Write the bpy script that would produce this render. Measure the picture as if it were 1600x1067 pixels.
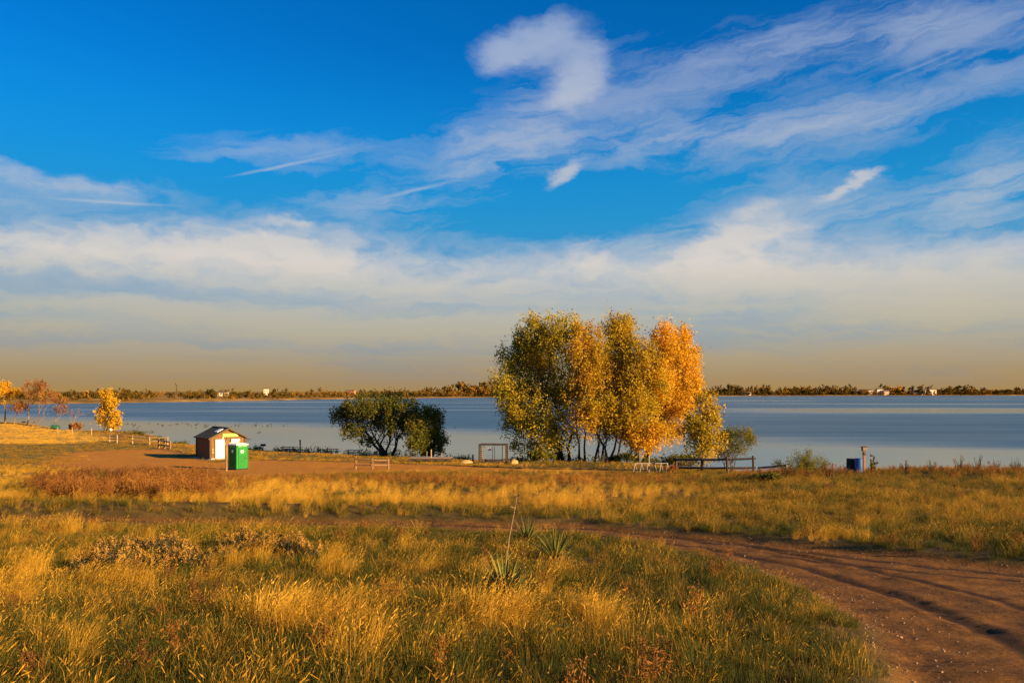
import bpy, bmesh, math, random
import numpy as np
from mathutils import Vector, Matrix, Euler

scene = bpy.context.scene
for o in list(bpy.data.objects):
    bpy.data.objects.remove(o)
COL = scene.collection
R = math.radians
random.seed(7)
rng = np.random.default_rng(7)

# ------------------------------------------------------------------ camera
F = 1244.0          # focal length in photo pixels (1600 wide)
HOR = 612.0         # photo row of the true horizon
CAMZ = 8.8          # camera height above the lake
cd = bpy.data.cameras.new('camera')
cam = bpy.data.objects.new('camera', cd)
COL.objects.link(cam)
cam.location = (0, 0, CAMZ)
cam.rotation_euler = (R(90), 0, 0)
cd.sensor_width = 36.0
cd.lens = 36.0 * F / 1600.0
cd.shift_y = (HOR - 533.5) / 1600.0
cd.clip_start = 0.05
cd.clip_end = 30000
scene.camera = cam

# ------------------------------------------------------------------ light
SUN_EL = 16.0
SUN_AZ = 121.0      # degrees clockwise from the view direction (+Y)
sd = bpy.data.lights.new('sun', 'SUN')
sd.energy = 5.0
sd.angle = R(0.6)
sd.color = (1.0, 0.66, 0.31)
sun = bpy.data.objects.new('sun', sd)
COL.objects.link(sun)
tos = Vector((math.sin(R(SUN_AZ)) * math.cos(R(SUN_EL)), math.cos(R(SUN_AZ)) * math.cos(R(SUN_EL)), math.sin(R(SUN_EL))))
sun.rotation_euler = tos.to_track_quat('Z', 'Y').to_euler()
sun.location = (60, -20, 60)

scene.view_settings.view_transform = 'Standard'
scene.view_settings.look = 'None'
scene.view_settings.exposure = 1.5
scene.view_settings.gamma = 1.0
scene.view_settings.use_curve_mapping = False

# ------------------------------------------------------------------ node helpers
class NT:
    """small helper round a node tree"""
    def __init__(self, nt):
        self.nt = nt
    def n(self, typ, **kw):
        nd = self.nt.nodes.new(typ)
        for k, v in kw.items():
            setattr(nd, k, v)
        return nd
    def put(self, sock, v):
        if hasattr(v, 'is_output'):
            self.nt.links.new(v, sock)
        elif v is not None:
            if isinstance(v, (tuple, list)) and len(v) == 3 and sock.type == 'RGBA':
                v = (*v, 1.0)
            sock.default_value = v
    def m(self, op, a, b=None, c=None, clamp=False):
        nd = self.n('ShaderNodeMath', operation=op, use_clamp=clamp)
        self.put(nd.inputs[0], a)
        if b is not None: self.put(nd.inputs[1], b)
        if c is not None: self.put(nd.inputs[2], c)
        return nd.outputs[0]
    def vec(self, x, y, z=0.0):
        nd = self.n('ShaderNodeCombineXYZ')
        for s, v in zip(nd.inputs, (x, y, z)): self.put(s, v)
        return nd.outputs[0]
    def noise(self, vec, scale=1.0, detail=4.0, rough=0.5, dist=0.0, out='Fac'):
        nd = self.n('ShaderNodeTexNoise')
        self.put(nd.inputs['Vector'], vec)
        nd.inputs['Scale'].default_value = scale
        nd.inputs['Detail'].default_value = detail
        nd.inputs['Roughness'].default_value = rough
        nd.inputs['Distortion'].default_value = dist
        return nd.outputs[out]
    def mix(self, fac, a, b, blend='MIX'):
        nd = self.n('ShaderNodeMix', data_type='RGBA', blend_type=blend)
        self.put(nd.inputs[0], fac); self.put(nd.inputs[6], a); self.put(nd.inputs[7], b)
        return nd.outputs[2]
    def ramp(self, fac, stops, interp='LINEAR'):
        nd = self.n('ShaderNodeValToRGB')
        cr = nd.color_ramp; cr.interpolation = interp
        while len(cr.elements) < len(stops): cr.elements.new(0.5)
        for e, (p, c) in zip(cr.elements, stops):
            e.position = p; e.color = (*c, 1.0) if len(c) == 3 else c
        self.put(nd.inputs[0], fac)
        return nd.outputs[0]
    def smooth(self, x, a, b):
        nd = self.n('ShaderNodeMapRange', interpolation_type='SMOOTHSTEP')
        self.put(nd.inputs[0], x)
        nd.inputs[1].default_value = a; nd.inputs[2].default_value = b
        return nd.outputs[0]

# ------------------------------------------------------------------ sky
world = bpy.data.worlds.new('World')
scene.world = world
world.use_nodes = True
wt = world.node_tree
wt.nodes.clear()
W = NT(wt)
SKY_STRENGTH = 0.05
sky = W.n('ShaderNodeTexSky', sky_type='NISHITA')
sky.sun_disc = False
sky.sun_elevation = R(SUN_EL)
sky.sun_rotation = R(SUN_AZ)
sky.altitude = 1600
sky.air_density = 1.0
sky.dust_density = 0.3
sky.ozone_density = 4.0
geo = W.n('ShaderNodeTexCoord')
sep = W.n('ShaderNodeSeparateXYZ')
wt.links.new(geo.outputs['Generated'], sep.inputs[0])
dx, dy, dz = sep.outputs
DEG = 57.29578
az = W.m('MULTIPLY', W.m('ARCTAN2', dx, dy), DEG)
el = W.m('MULTIPLY', W.m('ARCSINE', dz), DEG)

def sky_deg(px, py):
    a = math.degrees(math.atan2(px - 800, F))
    e = math.degrees(math.atan2(HOR - py, math.hypot(F, px - 800)))
    return a, e

# uneven domain so that cloud edges fray
wv = W.vec(W.m('MULTIPLY', az, 0.11), W.m('MULTIPLY', el, 0.26), 3.1)
wn = W.noise(wv, 1.0, 3.0, 0.55, out='Color')
ws = W.n('ShaderNodeSeparateColor'); wt.links.new(wn, ws.inputs[0])
fv = W.vec(W.m('MULTIPLY', az, 0.55), W.m('MULTIPLY', el, 1.1), 9.7)
fn = W.noise(fv, 1.0, 8.0, 0.62, out='Color')
fs = W.n('ShaderNodeSeparateColor'); wt.links.new(fn, fs.inputs[0])
def off(s, k): return W.m('MULTIPLY', W.m('SUBTRACT', s, 0.5), k)
waz = W.m('ADD', az, W.m('ADD', off(ws.outputs[0], 9.0), off(fs.outputs[0], 2.6)))
wel = W.m('ADD', el, W.m('ADD', off(ws.outputs[1], 2.6), off(fs.outputs[1], 1.3)))
wpos = W.vec(waz, wel, 0.0)
fpos = W.vec(W.m('ADD', az, off(fs.outputs[0], 2.4)), W.m('ADD', el, off(fs.outputs[1], 1.5)), 0.0)

def blob(px, py, sx, sy, rot, amp, pos=None):
    a, e = sky_deg(px, py)
    ka = math.degrees(math.cos(R(a)) ** 2 / F)
    ke = math.degrees(math.cos(R(a)) / F)
    mp = W.n('ShaderNodeMapping', vector_type='TEXTURE')
    wt.links.new(pos or wpos, mp.inputs[0])
    mp.inputs[1].default_value = (a, e, 0)
    mp.inputs[2].default_value = (0, 0, R(rot))
    mp.inputs[3].default_value = (sx * ka, sy * ke, 1)
    dp = W.n('ShaderNodeVectorMath', operation='DOT_PRODUCT')
    wt.links.new(mp.outputs[0], dp.inputs[0]); wt.links.new(mp.outputs[0], dp.inputs[1])
    g = W.m('POWER', 2.71828, W.m('MULTIPLY', dp.outputs['Value'], -0.8))
    return W.m('MULTIPLY', g, amp)

def total(lst, pos=None):
    t = None
    for b in lst:
        g = blob(*b, pos=pos)
        t = g if t is None else W.m('ADD', t, g)
    return t

SOFT = [  # thin veils: px, py, half width, half height, tilt, strength
    (1080, 130, 170, 42, 14, 0.36), (1300, 60, 230, 40, 4, 0.46), (1520, 40, 200, 48, -4, 0.52),
    (1560, 100, 90, 30, 0, 0.22), (1160, 205, 330, 32, 2, 0.62), (1330, 195, 140, 24, 2, 0.25), (840, 210, 130, 50, 28, 0.42),
    (740, 240, 70, 24, 20, 0.25), (1200, 280, 170, 40, 8, 0.26),
    (1580, 265, 110, 42, 12, 0.50), (1540, 370, 200, 62, 8, 0.46), (1300, 340, 220, 34, 8, 0.32),
    (60, 312, 130, 22, 0, 0.34), (430, 240, 170, 27, 4, 0.42), (560, 312, 130, 24, 6, 0.42), (700, 372, 150, 26, -8, 0.22),
    (1050, 385, 190, 30, 10, 0.28), (850, 105, 130, 70, 10, 0.22),
]
BODY = [  # denser cloud
    (1170, 395, 120, 40, 32, 0.62), (1290, 440, 230, 52, -6, 0.58), (1530, 450, 190, 46, 10, 0.42), (1180, 340, 60, 24, 20, 0.30),
    (250, 385, 300, 40, 3, 0.70), (60, 400, 150, 34, 0, 0.35), (430, 402, 120, 30, -4, 0.72), (100, 278, 165, 17, -2, 0.46),
    (780, 440, 340, 36, 0, 0.46), (900, 412, 80, 18, -6, 0.30),
    (90, 515, 160, 13, -2, 0.30), (300, 527, 150, 10, -2, 0.20), (1130, 440, 120, 30, 0, 0.28),
]
CRISP = [  # small shapes with their own outline
    (785, 85, 42, 24, 12, 0.58), (850, 55, 58, 24, 22, 0.50), (912, 115, 30, 42, -28, 0.66), (880, 150, 34, 18, 18, 0.40), (875, 78, 50, 28, -20, 0.34),
    (883, 272, 30, 11, 32, 0.72), (1325, 292, 44, 7, 25, 0.58), (1350, 274, 20, 6, 10, 0.35),
    (445, 346, 48, 8, 4, 0.45), (475, 352, 16, 8, 0, 0.25), (1195, 318, 30, 12, 20, 0.28), (925, 378, 30, 4, 12, 0.28),
]
TRAIL = [(440, 260, 62, 1.7, 15.5, 0.42), (520, 236, 40, 2.2, 15, 0.12), (655, 296, 46, 2.4, 14, 0.32), (170, 316, 70, 1.8, 2, 0.34), (1440, 102, 62, 1.8, 14, 0.20)]
soft = total(SOFT); body = total(BODY); crisp = total(CRISP, fpos)
tpos = W.vec(W.m('ADD', az, off(fs.outputs[0], 0.25)), W.m('ADD', el, off(fs.outputs[1], 0.16)), 0.0)
trail = W.m('MULTIPLY', total(TRAIL, tpos), W.m('ADD', 0.45, fs.outputs[2]))
sv = W.vec(W.m('ADD', W.m('MULTIPLY', waz, 0.16), W.m('MULTIPLY', wel, -0.15)), W.m('ADD', W.m('MULTIPLY', wel, 0.85), W.m('MULTIPLY', waz, -0.10)), 1.7)
streak = W.noise(sv, 1.0, 9.0, 0.62)
puff = W.noise(W.vec(W.m('MULTIPLY', waz, 0.30), W.m('MULTIPLY', wel, 0.62), 5.0), 1.0, 8.0, 0.55)
softa = W.m('MULTIPLY', soft, W.m('ADD', 0.08, W.m('MULTIPLY', W.smooth(streak, 0.24, 0.70), 0.95)))
bodya = W.m('MULTIPLY', W.smooth(W.m('MULTIPLY', body, W.m('ADD', 0.40, W.m('MULTIPLY', W.smooth(puff, 0.22, 0.74), 0.75))), -0.05, 1.05), 1.5)
crispa = W.m('MULTIPLY', W.smooth(W.m('MULTIPLY', crisp, W.m('ADD', 0.5, W.m('MULTIPLY', puff, 1.0))), 0.04, 0.85), 1.1)
# cirrus veil that goes on all round the sky, thin, plus the milky layer low down
veil = W.m('MULTIPLY', W.smooth(W.noise(W.vec(W.m('MULTIPLY', waz, 0.05), W.m('MULTIPLY', wel, 0.20), 8.0), 1.0, 7.0, 0.55), 0.45, 0.75), 0.04)
low = W.m('MULTIPLY', W.smooth(el, 10.3, 5.6), W.m('ADD', 0.42, W.m('MULTIPLY', W.smooth(W.noise(W.vec(W.m('MULTIPLY', waz, 0.045), W.m('ADD', W.m('MULTIPLY', wel, 0.55), W.m('MULTIPLY', waz, 0.012)), 12.0), 1.0, 6.0, 0.55), 0.34, 0.64), 1.05)))
alpha = W.m('ADD', W.m('ADD', softa, bodya), W.m('ADD', W.m('ADD', crispa, W.m('ADD', veil, trail)), low))
alpha = W.m('MAXIMUM', W.m('SUBTRACT', alpha, W.m('MULTIPLY', W.smooth(el, 6.0, 10.0), 0.11)), 0.0)
alpha = W.m('SUBTRACT', 1.0, W.m('POWER', 2.71828, W.m('MULTIPLY', alpha, -1.3)))
alpha = W.m('MULTIPLY', alpha, 0.97, clamp=True)

S10 = 7.1
hs = W.n('ShaderNodeHueSaturation')
hs.inputs['Hue'].default_value = 0.493
hs.inputs['Saturation'].default_value = 2.0
hs.inputs['Value'].default_value = 1.0
wt.links.new(sky.outputs[0], hs.inputs['Color'])
SKYGAIN = 1.27
blue = W.mix(1.0, hs.outputs[0], (SKYGAIN * 0.4, SKYGAIN * 0.74, SKYGAIN * 0.94), 'MULTIPLY')
blue_low = W.mix(W.smooth(el, 24.0, 9.0), blue, (0.0 * S10, 0.29 * S10, 0.62 * S10))
cloudc = W.ramp(W.m('DIVIDE', el, 30.0), [(0.0, (0.43 * S10, 0.29 * S10, 0.12 * S10)), (0.15, (0.56 * S10, 0.505 * S10, 0.375 * S10)), (0.22, (0.61 * S10, 0.575 * S10, 0.50 * S10)), (0.30, (0.83 * S10, 0.73 * S10, 0.63 * S10)),
                                          (0.5, (0.62 * S10, 0.60 * S10, 0.60 * S10)), (0.8, (0.42 * S10, 0.50 * S10, 0.66 * S10)), (1.0, (0.42 * S10, 0.50 * S10, 0.66 * S10))])
col = W.mix(alpha, blue_low, cloudc)
haze_f = W.m('POWER', 2.71828, W.m('MULTIPLY', W.m('MAXIMUM', el, 0.0), -1.0 / 4.0))
hazec = W.mix(W.smooth(el, 0.0, 6.0), (0.405 * S10, 0.245 * S10, 0.075 * S10), (0.48 * S10, 0.40 * S10, 0.24 * S10))
col = W.mix(W.m('MULTIPLY', haze_f, 0.95), col, hazec)
bg = W.n('ShaderNodeBackground')
wt.links.new(col, bg.inputs[0])
bg.inputs[1].default_value = SKY_STRENGTH
wo = W.n('ShaderNodeOutputWorld')
wt.links.new(bg.outputs[0], wo.inputs[0])
world.cycles.sampling_method = 'MANUAL'
world.cycles.sample_map_resolution = 256

# ------------------------------------------------------------------ object helpers
def tag(o, label=None, cat=None, group=None, kind=None):
    if label: o['label'] = label
    if cat: o['category'] = cat
    if group: o['group'] = group
    if kind: o['kind'] = kind
    return o

def link(name, me, mats=(), parent=None, loc=None, rot=None):
    o = bpy.data.objects.new(name, me)
    COL.objects.link(o)
    for m_ in (mats if isinstance(mats, (list, tuple)) else [mats]):
        if me is not None and m_ is not None and m_.name not in [x.name for x in me.materials if x]:
            me.materials.append(m_)
    if parent: o.parent = parent
    if loc is not None: o.location = loc
    if rot is not None: o.rotation_euler = rot
    return o

def empty(name, loc, rz=0.0):
    o = bpy.data.objects.new(name, None)
    COL.objects.link(o)
    o.location = loc
    o.rotation_euler = (0, 0, rz)
    o.empty_display_size = 0.3
    return o

def np_mesh(name, verts, faces, smooth=False):
    """verts (n,3); faces list of arrays (m,3) or (m,4)"""
    me = bpy.data.meshes.new(name)
    verts = np.asarray(verts, dtype=np.float32)
    if not isinstance(faces, list): faces = [faces]
    faces = [np.asarray(f, dtype=np.int32) for f in faces if len(f)]
    me.vertices.add(len(verts))
    me.vertices.foreach_set('co', verts.ravel())
    tot = np.concatenate([np.full(len(f), f.shape[1], dtype=np.int32) for f in faces])
    idx = np.concatenate([f.ravel() for f in faces])
    me.loops.add(len(idx)); me.loops.foreach_set('vertex_index', idx)
    me.polygons.add(len(tot))
    st = np.concatenate([[0], np.cumsum(tot)[:-1]]).astype(np.int32)
    me.polygons.foreach_set('loop_start', st)
    me.polygons.foreach_set('loop_total', tot)
    if smooth: me.polygons.foreach_set('use_smooth', np.ones(len(tot), dtype=bool))
    me.update(calc_edges=True)
    return me

def fattr(me, name, vals, domain='FACE'):
    a = me.attributes.new(name, 'FLOAT', domain)
    a.data.foreach_set('value', np.asarray(vals, dtype=np.float32))

class MB:
    """collects boxes, tubes and faces, builds ONE mesh object"""
    def __init__(self): self.v = []; self.f = []
    def add(self, vs, fs):
        b = len(self.v); self.v += [tuple(p) for p in vs]; self.f += [tuple(b + i for i in f) for f in fs]
    def box(self, c, s, rz=0.0, bev=0.0):
        x, y, z = s[0] / 2, s[1] / 2, s[2] / 2
        b = min(bev, x * .9, y * .9, z * .9)
        if b <= 0:
            vs = [(sx * x, sy * y, sz * z) for sz in (-1, 1) for sy in (-1, 1) for sx in (-1, 1)]
            fs = [(0, 2, 3, 1), (4, 5, 7, 6), (0, 1, 5, 4), (2, 6, 7, 3), (0, 4, 6, 2), (1, 3, 7, 5)]
        else:
            bm = bmesh.new(); bmesh.ops.create_cube(bm, size=1.0)
            for v in bm.verts: v.co = Vector((v.co.x * 2 * x, v.co.y * 2 * y, v.co.z * 2 * z))
            bmesh.ops.bevel(bm, geom=bm.edges[:], offset=b, segments=1, affect='EDGES')
            bm.verts.index_update()
            vs = [tuple(v.co) for v in bm.verts]; fs = [tuple(v.index for v in f.verts) for f in bm.faces]
            bm.free()
        ca, sa = math.cos(rz), math.sin(rz)
        vs = [(c[0] + p[0] * ca - p[1] * sa, c[1] + p[0] * sa + p[1] * ca, c[2] + p[2]) for p in vs]
        self.add(vs, fs); return self
    def bar(self, a, b, w, h=None, up=(0, 0, 1)):
        a, b = Vector(a), Vector(b); h = h or w
        d = (b - a).normalized(); u = Vector(up)
        if abs(d.dot(u)) > .98: u = Vector((1, 0, 0))
        s = d.cross(u).normalized(); t = s.cross(d).normalized()
        vs = [p + s * (i * w / 2) + t * (j * h / 2) for p in (a, b) for i, j in ((-1, -1), (1, -1), (1, 1), (-1, 1))]
        self.add(vs, [(3, 2, 1, 0), (4, 5, 6, 7), (0, 1, 5, 4), (1, 2, 6, 5), (2, 3, 7, 6), (3, 0, 4, 7)]); return self
    def tube(self, pts, rad, seg=6, cap=True):
        pts = [Vector(p) for p in pts]
        if not isinstance(rad, (list, tuple)): rad = [rad] * len(pts)
        rings = []; vs = []
        for i, p in enumerate(pts):
            d = (pts[min(i + 1, len(pts) - 1)] - pts[max(i - 1, 0)]).normalized()
            u = Vector((0, 0, 1)) if abs(d.z) < .9 else Vector((1, 0, 0))
            s = d.cross(u).normalized(); t = s.cross(d)
            rings.append(len(vs))
            for k in range(seg):
                a = 2 * math.pi * k / seg
                vs.append(p + (s * math.cos(a) + t * math.sin(a)) * rad[i])
        fs = []
        for i in range(len(pts) - 1):
            for k in range(seg):
                a, b = rings[i] + k, rings[i] + (k + 1) % seg
                fs.append((a, b, b + seg, a + seg))
        if cap:
            fs.append(tuple(rings[0] + k for k in reversed(range(seg)))); fs.append(tuple(rings[-1] + k for k in range(seg)))
        self.add(vs, fs); return self
    def lathe(self, prof, seg=16, c=(0, 0, 0)):
        vs = []; fs = []
        for r, z in prof:
            for k in range(seg):
                a = 2 * math.pi * k / seg
                vs.append((c[0] + r * math.cos(a), c[1] + r * math.sin(a), c[2] + z))
        for i in range(len(prof) - 1):
            for k in range(seg):
                a, b = i * seg + k, i * seg + (k + 1) % seg
                fs.append((a, b, b + seg, a + seg))
        fs.append(tuple(reversed(range(seg)))); fs.append(tuple((len(prof) - 1) * seg + k for k in range(seg)))
        self.add(vs, fs); return self
    def mesh(self, name, smooth=False):
        me = bpy.data.meshes.new(name)
        me.from_pydata([tuple(v) for v in self.v], [], self.f)
        if smooth: me.polygons.foreach_set('use_smooth', np.ones(len(me.polygons), dtype=bool))
        me.update()
        return me
    def build(self, name, mat, parent=None, loc=None, rot=None, smooth=False):
        return link(name, self.mesh(name, smooth), mat, parent, loc, rot)

# ------------------------------------------------------------------ materials
def new_mat(name):
    m = bpy.data.materials.new(name); m.use_nodes = True
    nt = m.node_tree; nt.nodes.clear()
    T = NT(nt)
    out = T.n('ShaderNodeOutputMaterial')
    return m, T, out

def plain(name, col, rough=0.7, var=0.25, scale=6.0, metal=0.0, bump=0.15, bscale=40.0, stretch=(1, 1, 1), dirt=None):
    """painted or weathered surface: colour with grain and wear, fine relief"""
    m, T, out = new_mat(name)
    tc = T.n('ShaderNodeTexCoord')
    mp = T.n('ShaderNodeMapping'); mp.inputs[3].default_value = stretch
    T.nt.links.new(tc.outputs['Object'], mp.inputs[0])
    n1 = T.noise(mp.outputs[0], scale, 6, 0.6)
    c = T.mix(T.smooth(n1, 0.3, 0.7), tuple(x * (1 - var) for x in col), tuple(min(1, x * (1 + var)) for x in col))
    if dirt:
        n2 = T.noise(mp.outputs[0], scale * 0.45, 8, 0.65)
        c = T.mix(T.smooth(n2, 0.52, 0.72), c, dirt)
    bs = T.n('ShaderNodeBsdfPrincipled')
    T.put(bs.inputs['Base Color'], c)
    T.put(bs.inputs['Roughness'], T.m('ADD', rough - 0.1, T.m('MULTIPLY', n1, 0.2)))
    bs.inputs['Metallic'].default_value = metal
    if bump:
        bn = T.n('ShaderNodeBump'); bn.inputs['Strength'].default_value = bump; bn.inputs['Distance'].default_value = 0.01
        T.put(bn.inputs['Height'], T.noise(mp.outputs[0], bscale, 4, 0.6))
        T.put(bs.inputs['Normal'], bn.outputs[0])
    T.put(out.inputs[0], bs.outputs[0])
    return m

M = {}
M['post_wood'] = plain('weathered_post_wood', (0.20, 0.115, 0.055), 0.8, 0.35, 5, stretch=(1, 1, .25))
M['grey_wood'] = plain('grey_wood', (0.22, 0.17, 0.12), 0.85, 0.3, 6)
M['pale_wood'] = plain('pale_wood', (0.33, 0.23, 0.12), 0.8, 0.25, 6)
M['dark_wood'] = plain('dark_wood', (0.055, 0.035, 0.022), 0.75, 0.35, 5)
M['shed_wall'] = plain('shed_brown_siding', (0.155, 0.078, 0.020), 0.85, 0.25, 3, stretch=(4, 4, .4), dirt=(0.10, 0.055, 0.018))
M['shed_trim'] = plain('shed_dark_trim', (0.06, 0.034, 0.014), 0.7, 0.2, 4)
M['shed_roof'] = plain('dark_green_roof', (0.010, 0.020, 0.010), 1.0, 0.3, 3, dirt=(0.04, 0.05, 0.035))
M['white_paint'] = plain('cream_white_paint', (0.78, 0.74, 0.66), 0.5, 0.06, 3, dirt=(0.66, 0.60, 0.50))
M['skylight'] = plain('pale_skylight_plastic', (0.80, 0.78, 0.72), 0.3, 0.05, 3)
M['concrete'] = plain('pale_concrete', (0.42, 0.38, 0.32), 0.85, 0.15, 5)
M['sign_green'] = plain('sign_green', (0.12, 0.30, 0.03), 0.5, 0.1, 4)
M['sign_yellow'] = plain('sign_yellow_letters', (0.66, 0.68, 0.16), 0.5, 0.06, 4)
M['toilet_green'] = plain('portable_toilet_green', (0.006, 0.19, 0.022), 0.45, 0.10, 3, bump=0.05, dirt=(0.02, 0.22, 0.04))
M['toilet_vent'] = plain('toilet_vent_green', (0.20, 0.50, 0.20), 0.5, 0.1, 5)
M['toilet_roof'] = plain('translucent_white_roof', (0.72, 0.74, 0.66), 0.4, 0.06, 3)
M['sticker'] = plain('white_sticker', (0.8, 0.82, 0.70), 0.4, 0.05, 10)
M['sticker_dark'] = plain('sticker_print', (0.05, 0.16, 0.08), 0.5, 0.05, 10)
M['steel_dark'] = plain('dark_steel', (0.05, 0.042, 0.036), 0.55, 0.3, 6, metal=0.3, dirt=(0.12, 0.06, 0.03))
M['steel_white'] = plain('white_painted_steel', (0.30, 0.27, 0.23), 0.7, 0.1, 6)
M['red_print'] = plain('faded_red_print', (0.50, 0.12, 0.06), 0.6, 0.1, 6)
M['boat_yellow'] = plain('pale_yellow_plastic', (0.29, 0.21, 0.07), 0.7, 0.12, 3)
M['blue_plastic'] = plain('blue_barrel_plastic', (0.015, 0.09, 0.30), 0.4, 0.12, 4)
M['dark_plastic'] = plain('dark_barrel_plastic', (0.020, 0.022, 0.018), 0.75, 0.2, 4)
M['bird'] = plain('dark_feathers', (0.035, 0.032, 0.03), 0.7, 0.3, 10)
M['house_wall'] = plain('far_house_wall', (0.62, 0.52, 0.40), 0.8, 0.1, 0.5, bump=0)
M['house_red'] = plain('far_red_wall', (0.40, 0.16, 0.09), 0.8, 0.1, 0.5, bump=0)
M['house_roof'] = plain('far_house_roof', (0.12, 0.085, 0.065), 0.8, 0.15, 0.5, bump=0)
M['window_dark'] = plain('dark_window', (0.03, 0.035, 0.04), 0.2, 0.1, 1, bump=0)
M['lamp_glass'] = plain('white_globe', (0.75, 0.68, 0.55), 0.4, 0.05, 4)
M['bark'] = plain('dark_bark', (0.050, 0.034, 0.022), 0.9, 0.4, 4, bump=0.6, bscale=14, stretch=(2, 2, .4))
M['bark_pale'] = plain('pale_bark', (0.20, 0.13, 0.075), 0.9, 0.3, 4, bump=0.6, bscale=14, stretch=(2, 2, .4))

def leaf_mat(name, stops, trans=0.52, rough=0.6, nscale=0.35, attr_w=0.55):
    """leaf colour runs along a ramp by a value kept per leaf and by slow drift through the crown"""
    m, T, out = new_mat(name)
    at = T.n('ShaderNodeAttribute', attribute_name='tint')
    tc = T.n('ShaderNodeTexCoord')
    nz = T.noise(tc.outputs['Object'], nscale, 3, 0.5)
    fac = T.m('ADD', T.m('MULTIPLY', at.outputs['Fac'], attr_w), T.m('MULTIPLY', T.smooth(nz, 0.3, 0.7), 1 - attr_w))
    c = T.ramp(fac, stops)
    d = T.n('ShaderNodeBsdfPrincipled'); T.put(d.inputs['Base Color'], c); d.inputs['Roughness'].default_value = rough
    d.inputs['Specular IOR Level'].default_value = 0.25
    t = T.n('ShaderNodeBsdfTranslucent'); T.put(t.inputs['Color'], c)
    mx = T.n('ShaderNodeMixShader'); mx.inputs[0].default_value = trans
    T.nt.links.new(d.outputs[0], mx.inputs[1]); T.nt.links.new(t.outputs[0], mx.inputs[2])
    T.put(out.inputs[0], mx.outputs[0])
    return m

# ------------------------------------------------------------------ noise in numpy
def _hash(ix, iy, seed):
    h = (ix.astype(np.int64) * 374761393 + iy.astype(np.int64) * 668265263 + seed * 974634777) & 0xffffffff
    h = ((h ^ (h >> 13)) * 1274126177) & 0xffffffff
    return ((h ^ (h >> 16)) & 0xffff) / 65535.0
def vnoise(x, y, seed=0):
    x = np.asarray(x, float); y = np.asarray(y, float)
    ix = np.floor(x); iy = np.floor(y); fx = x - ix; fy = y - iy
    fx = fx * fx * (3 - 2 * fx); fy = fy * fy * (3 - 2 * fy)
    a = _hash(ix, iy, seed); b = _hash(ix + 1, iy, seed); c = _hash(ix, iy + 1, seed); d = _hash(ix + 1, iy + 1, seed)
    return (a * (1 - fx) + b * fx) * (1 - fy) + (c * (1 - fx) + d * fx) * fy
def fbm(x, y, seed=0, oct=4, gain=0.5):
    s = 0; a = 1; t = 0
    for k in range(oct):
        s = s + a * vnoise(np.asarray(x) * 2 ** k + 13.7 * k, np.asarray(y) * 2 ** k - 7.3 * k, seed + k); t += a; a *= gain
    return s / t
def sstep(x, a, b):
    t = np.clip((np.asarray(x, float) - a) / (b - a), 0, 1); return t * t * (3 - 2 * t)

# ------------------------------------------------------------------ terrain (metres; the lake is z = 0)
YS = np.arange(-40, 420, 0.5)
def prof(pts):
    p = np.array(pts, float)
    d = np.interp(YS, p[:, 0], p[:, 1])
    k = np.exp(-0.5 * (np.arange(-8, 9) / 3.0) ** 2); k /= k.sum()
    return np.convolve(np.pad(d, 8, mode='edge'), k, mode='valid')
NEAR = [(-40, -.6), (-10, 1.1), (0, 1.75), (6.4, 2.34), (13, 3.34), (20, 3.90), (26, 4.22), (33, 4.62), (40, 5.02), (50, 5.63), (60, 6.27), (73, 7.05)]
UC = np.array([-520, 0, 170, 330, 450, 600, 800, 1000, 1120, 1240, 1600, 2100]) / F - 800 / F
PROF = np.array([
    prof(NEAR + [(88, 7.35), (110, 7.45), (155, 7.3), (215, 7.1), (300, 7.8), (330, 9.3), (420, 11)]),
    prof(NEAR + [(88, 7.40), (110, 7.55), (155, 7.45), (190, 7.30), (212, 8.2), (218, 9.2), (260, 11)]),
    prof(NEAR + [(88, 7.42), (110, 7.70), (155, 7.50), (163, 8.3), (168, 9.2), (220, 11)]),
    prof(NEAR + [(88, 7.40), (110, 7.75), (124, 8.25), (129, 9.1), (190, 11)]),
    prof(NEAR + [(88, 7.55), (105, 8.00), (111, 8.4), (117, 9.1), (190, 11)]),
    prof(NEAR + [(88, 7.62), (100, 8.15), (104, 8.40), (109, 9.1), (190, 11)]),
    prof(NEAR + [(88, 7.85), (96, 8.35), (101, 9.1), (190, 11)]),
    prof(NEAR + [(84, 7.65), (93, 8.30), (98, 9.1), (190, 11)]),
    prof(NEAR[:-2] + [(58, 6.10), (66, 6.55), (76, 7.6), (84, 9.1), (190, 11)]),
    prof(NEAR[:6] + [(26, 4.18), (33, 4.50), (40, 4.72), (48, 5.02), (54, 5.35), (62, 6.5), (72, 9.1), (190, 11)]),
    prof(NEAR[:6] + [(26, 4.16), (33, 4.45), (40, 4.64), (48, 4.90), (53, 5.22), (60, 6.3), (69, 9.1), (190, 11)]),
    prof(NEAR[:6] + [(26, 4.16), (33, 4.45), (40, 4.64), (48, 4.90), (53, 5.22), (60, 6.3), (69, 9.1), (190, 11)]),
])
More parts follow.
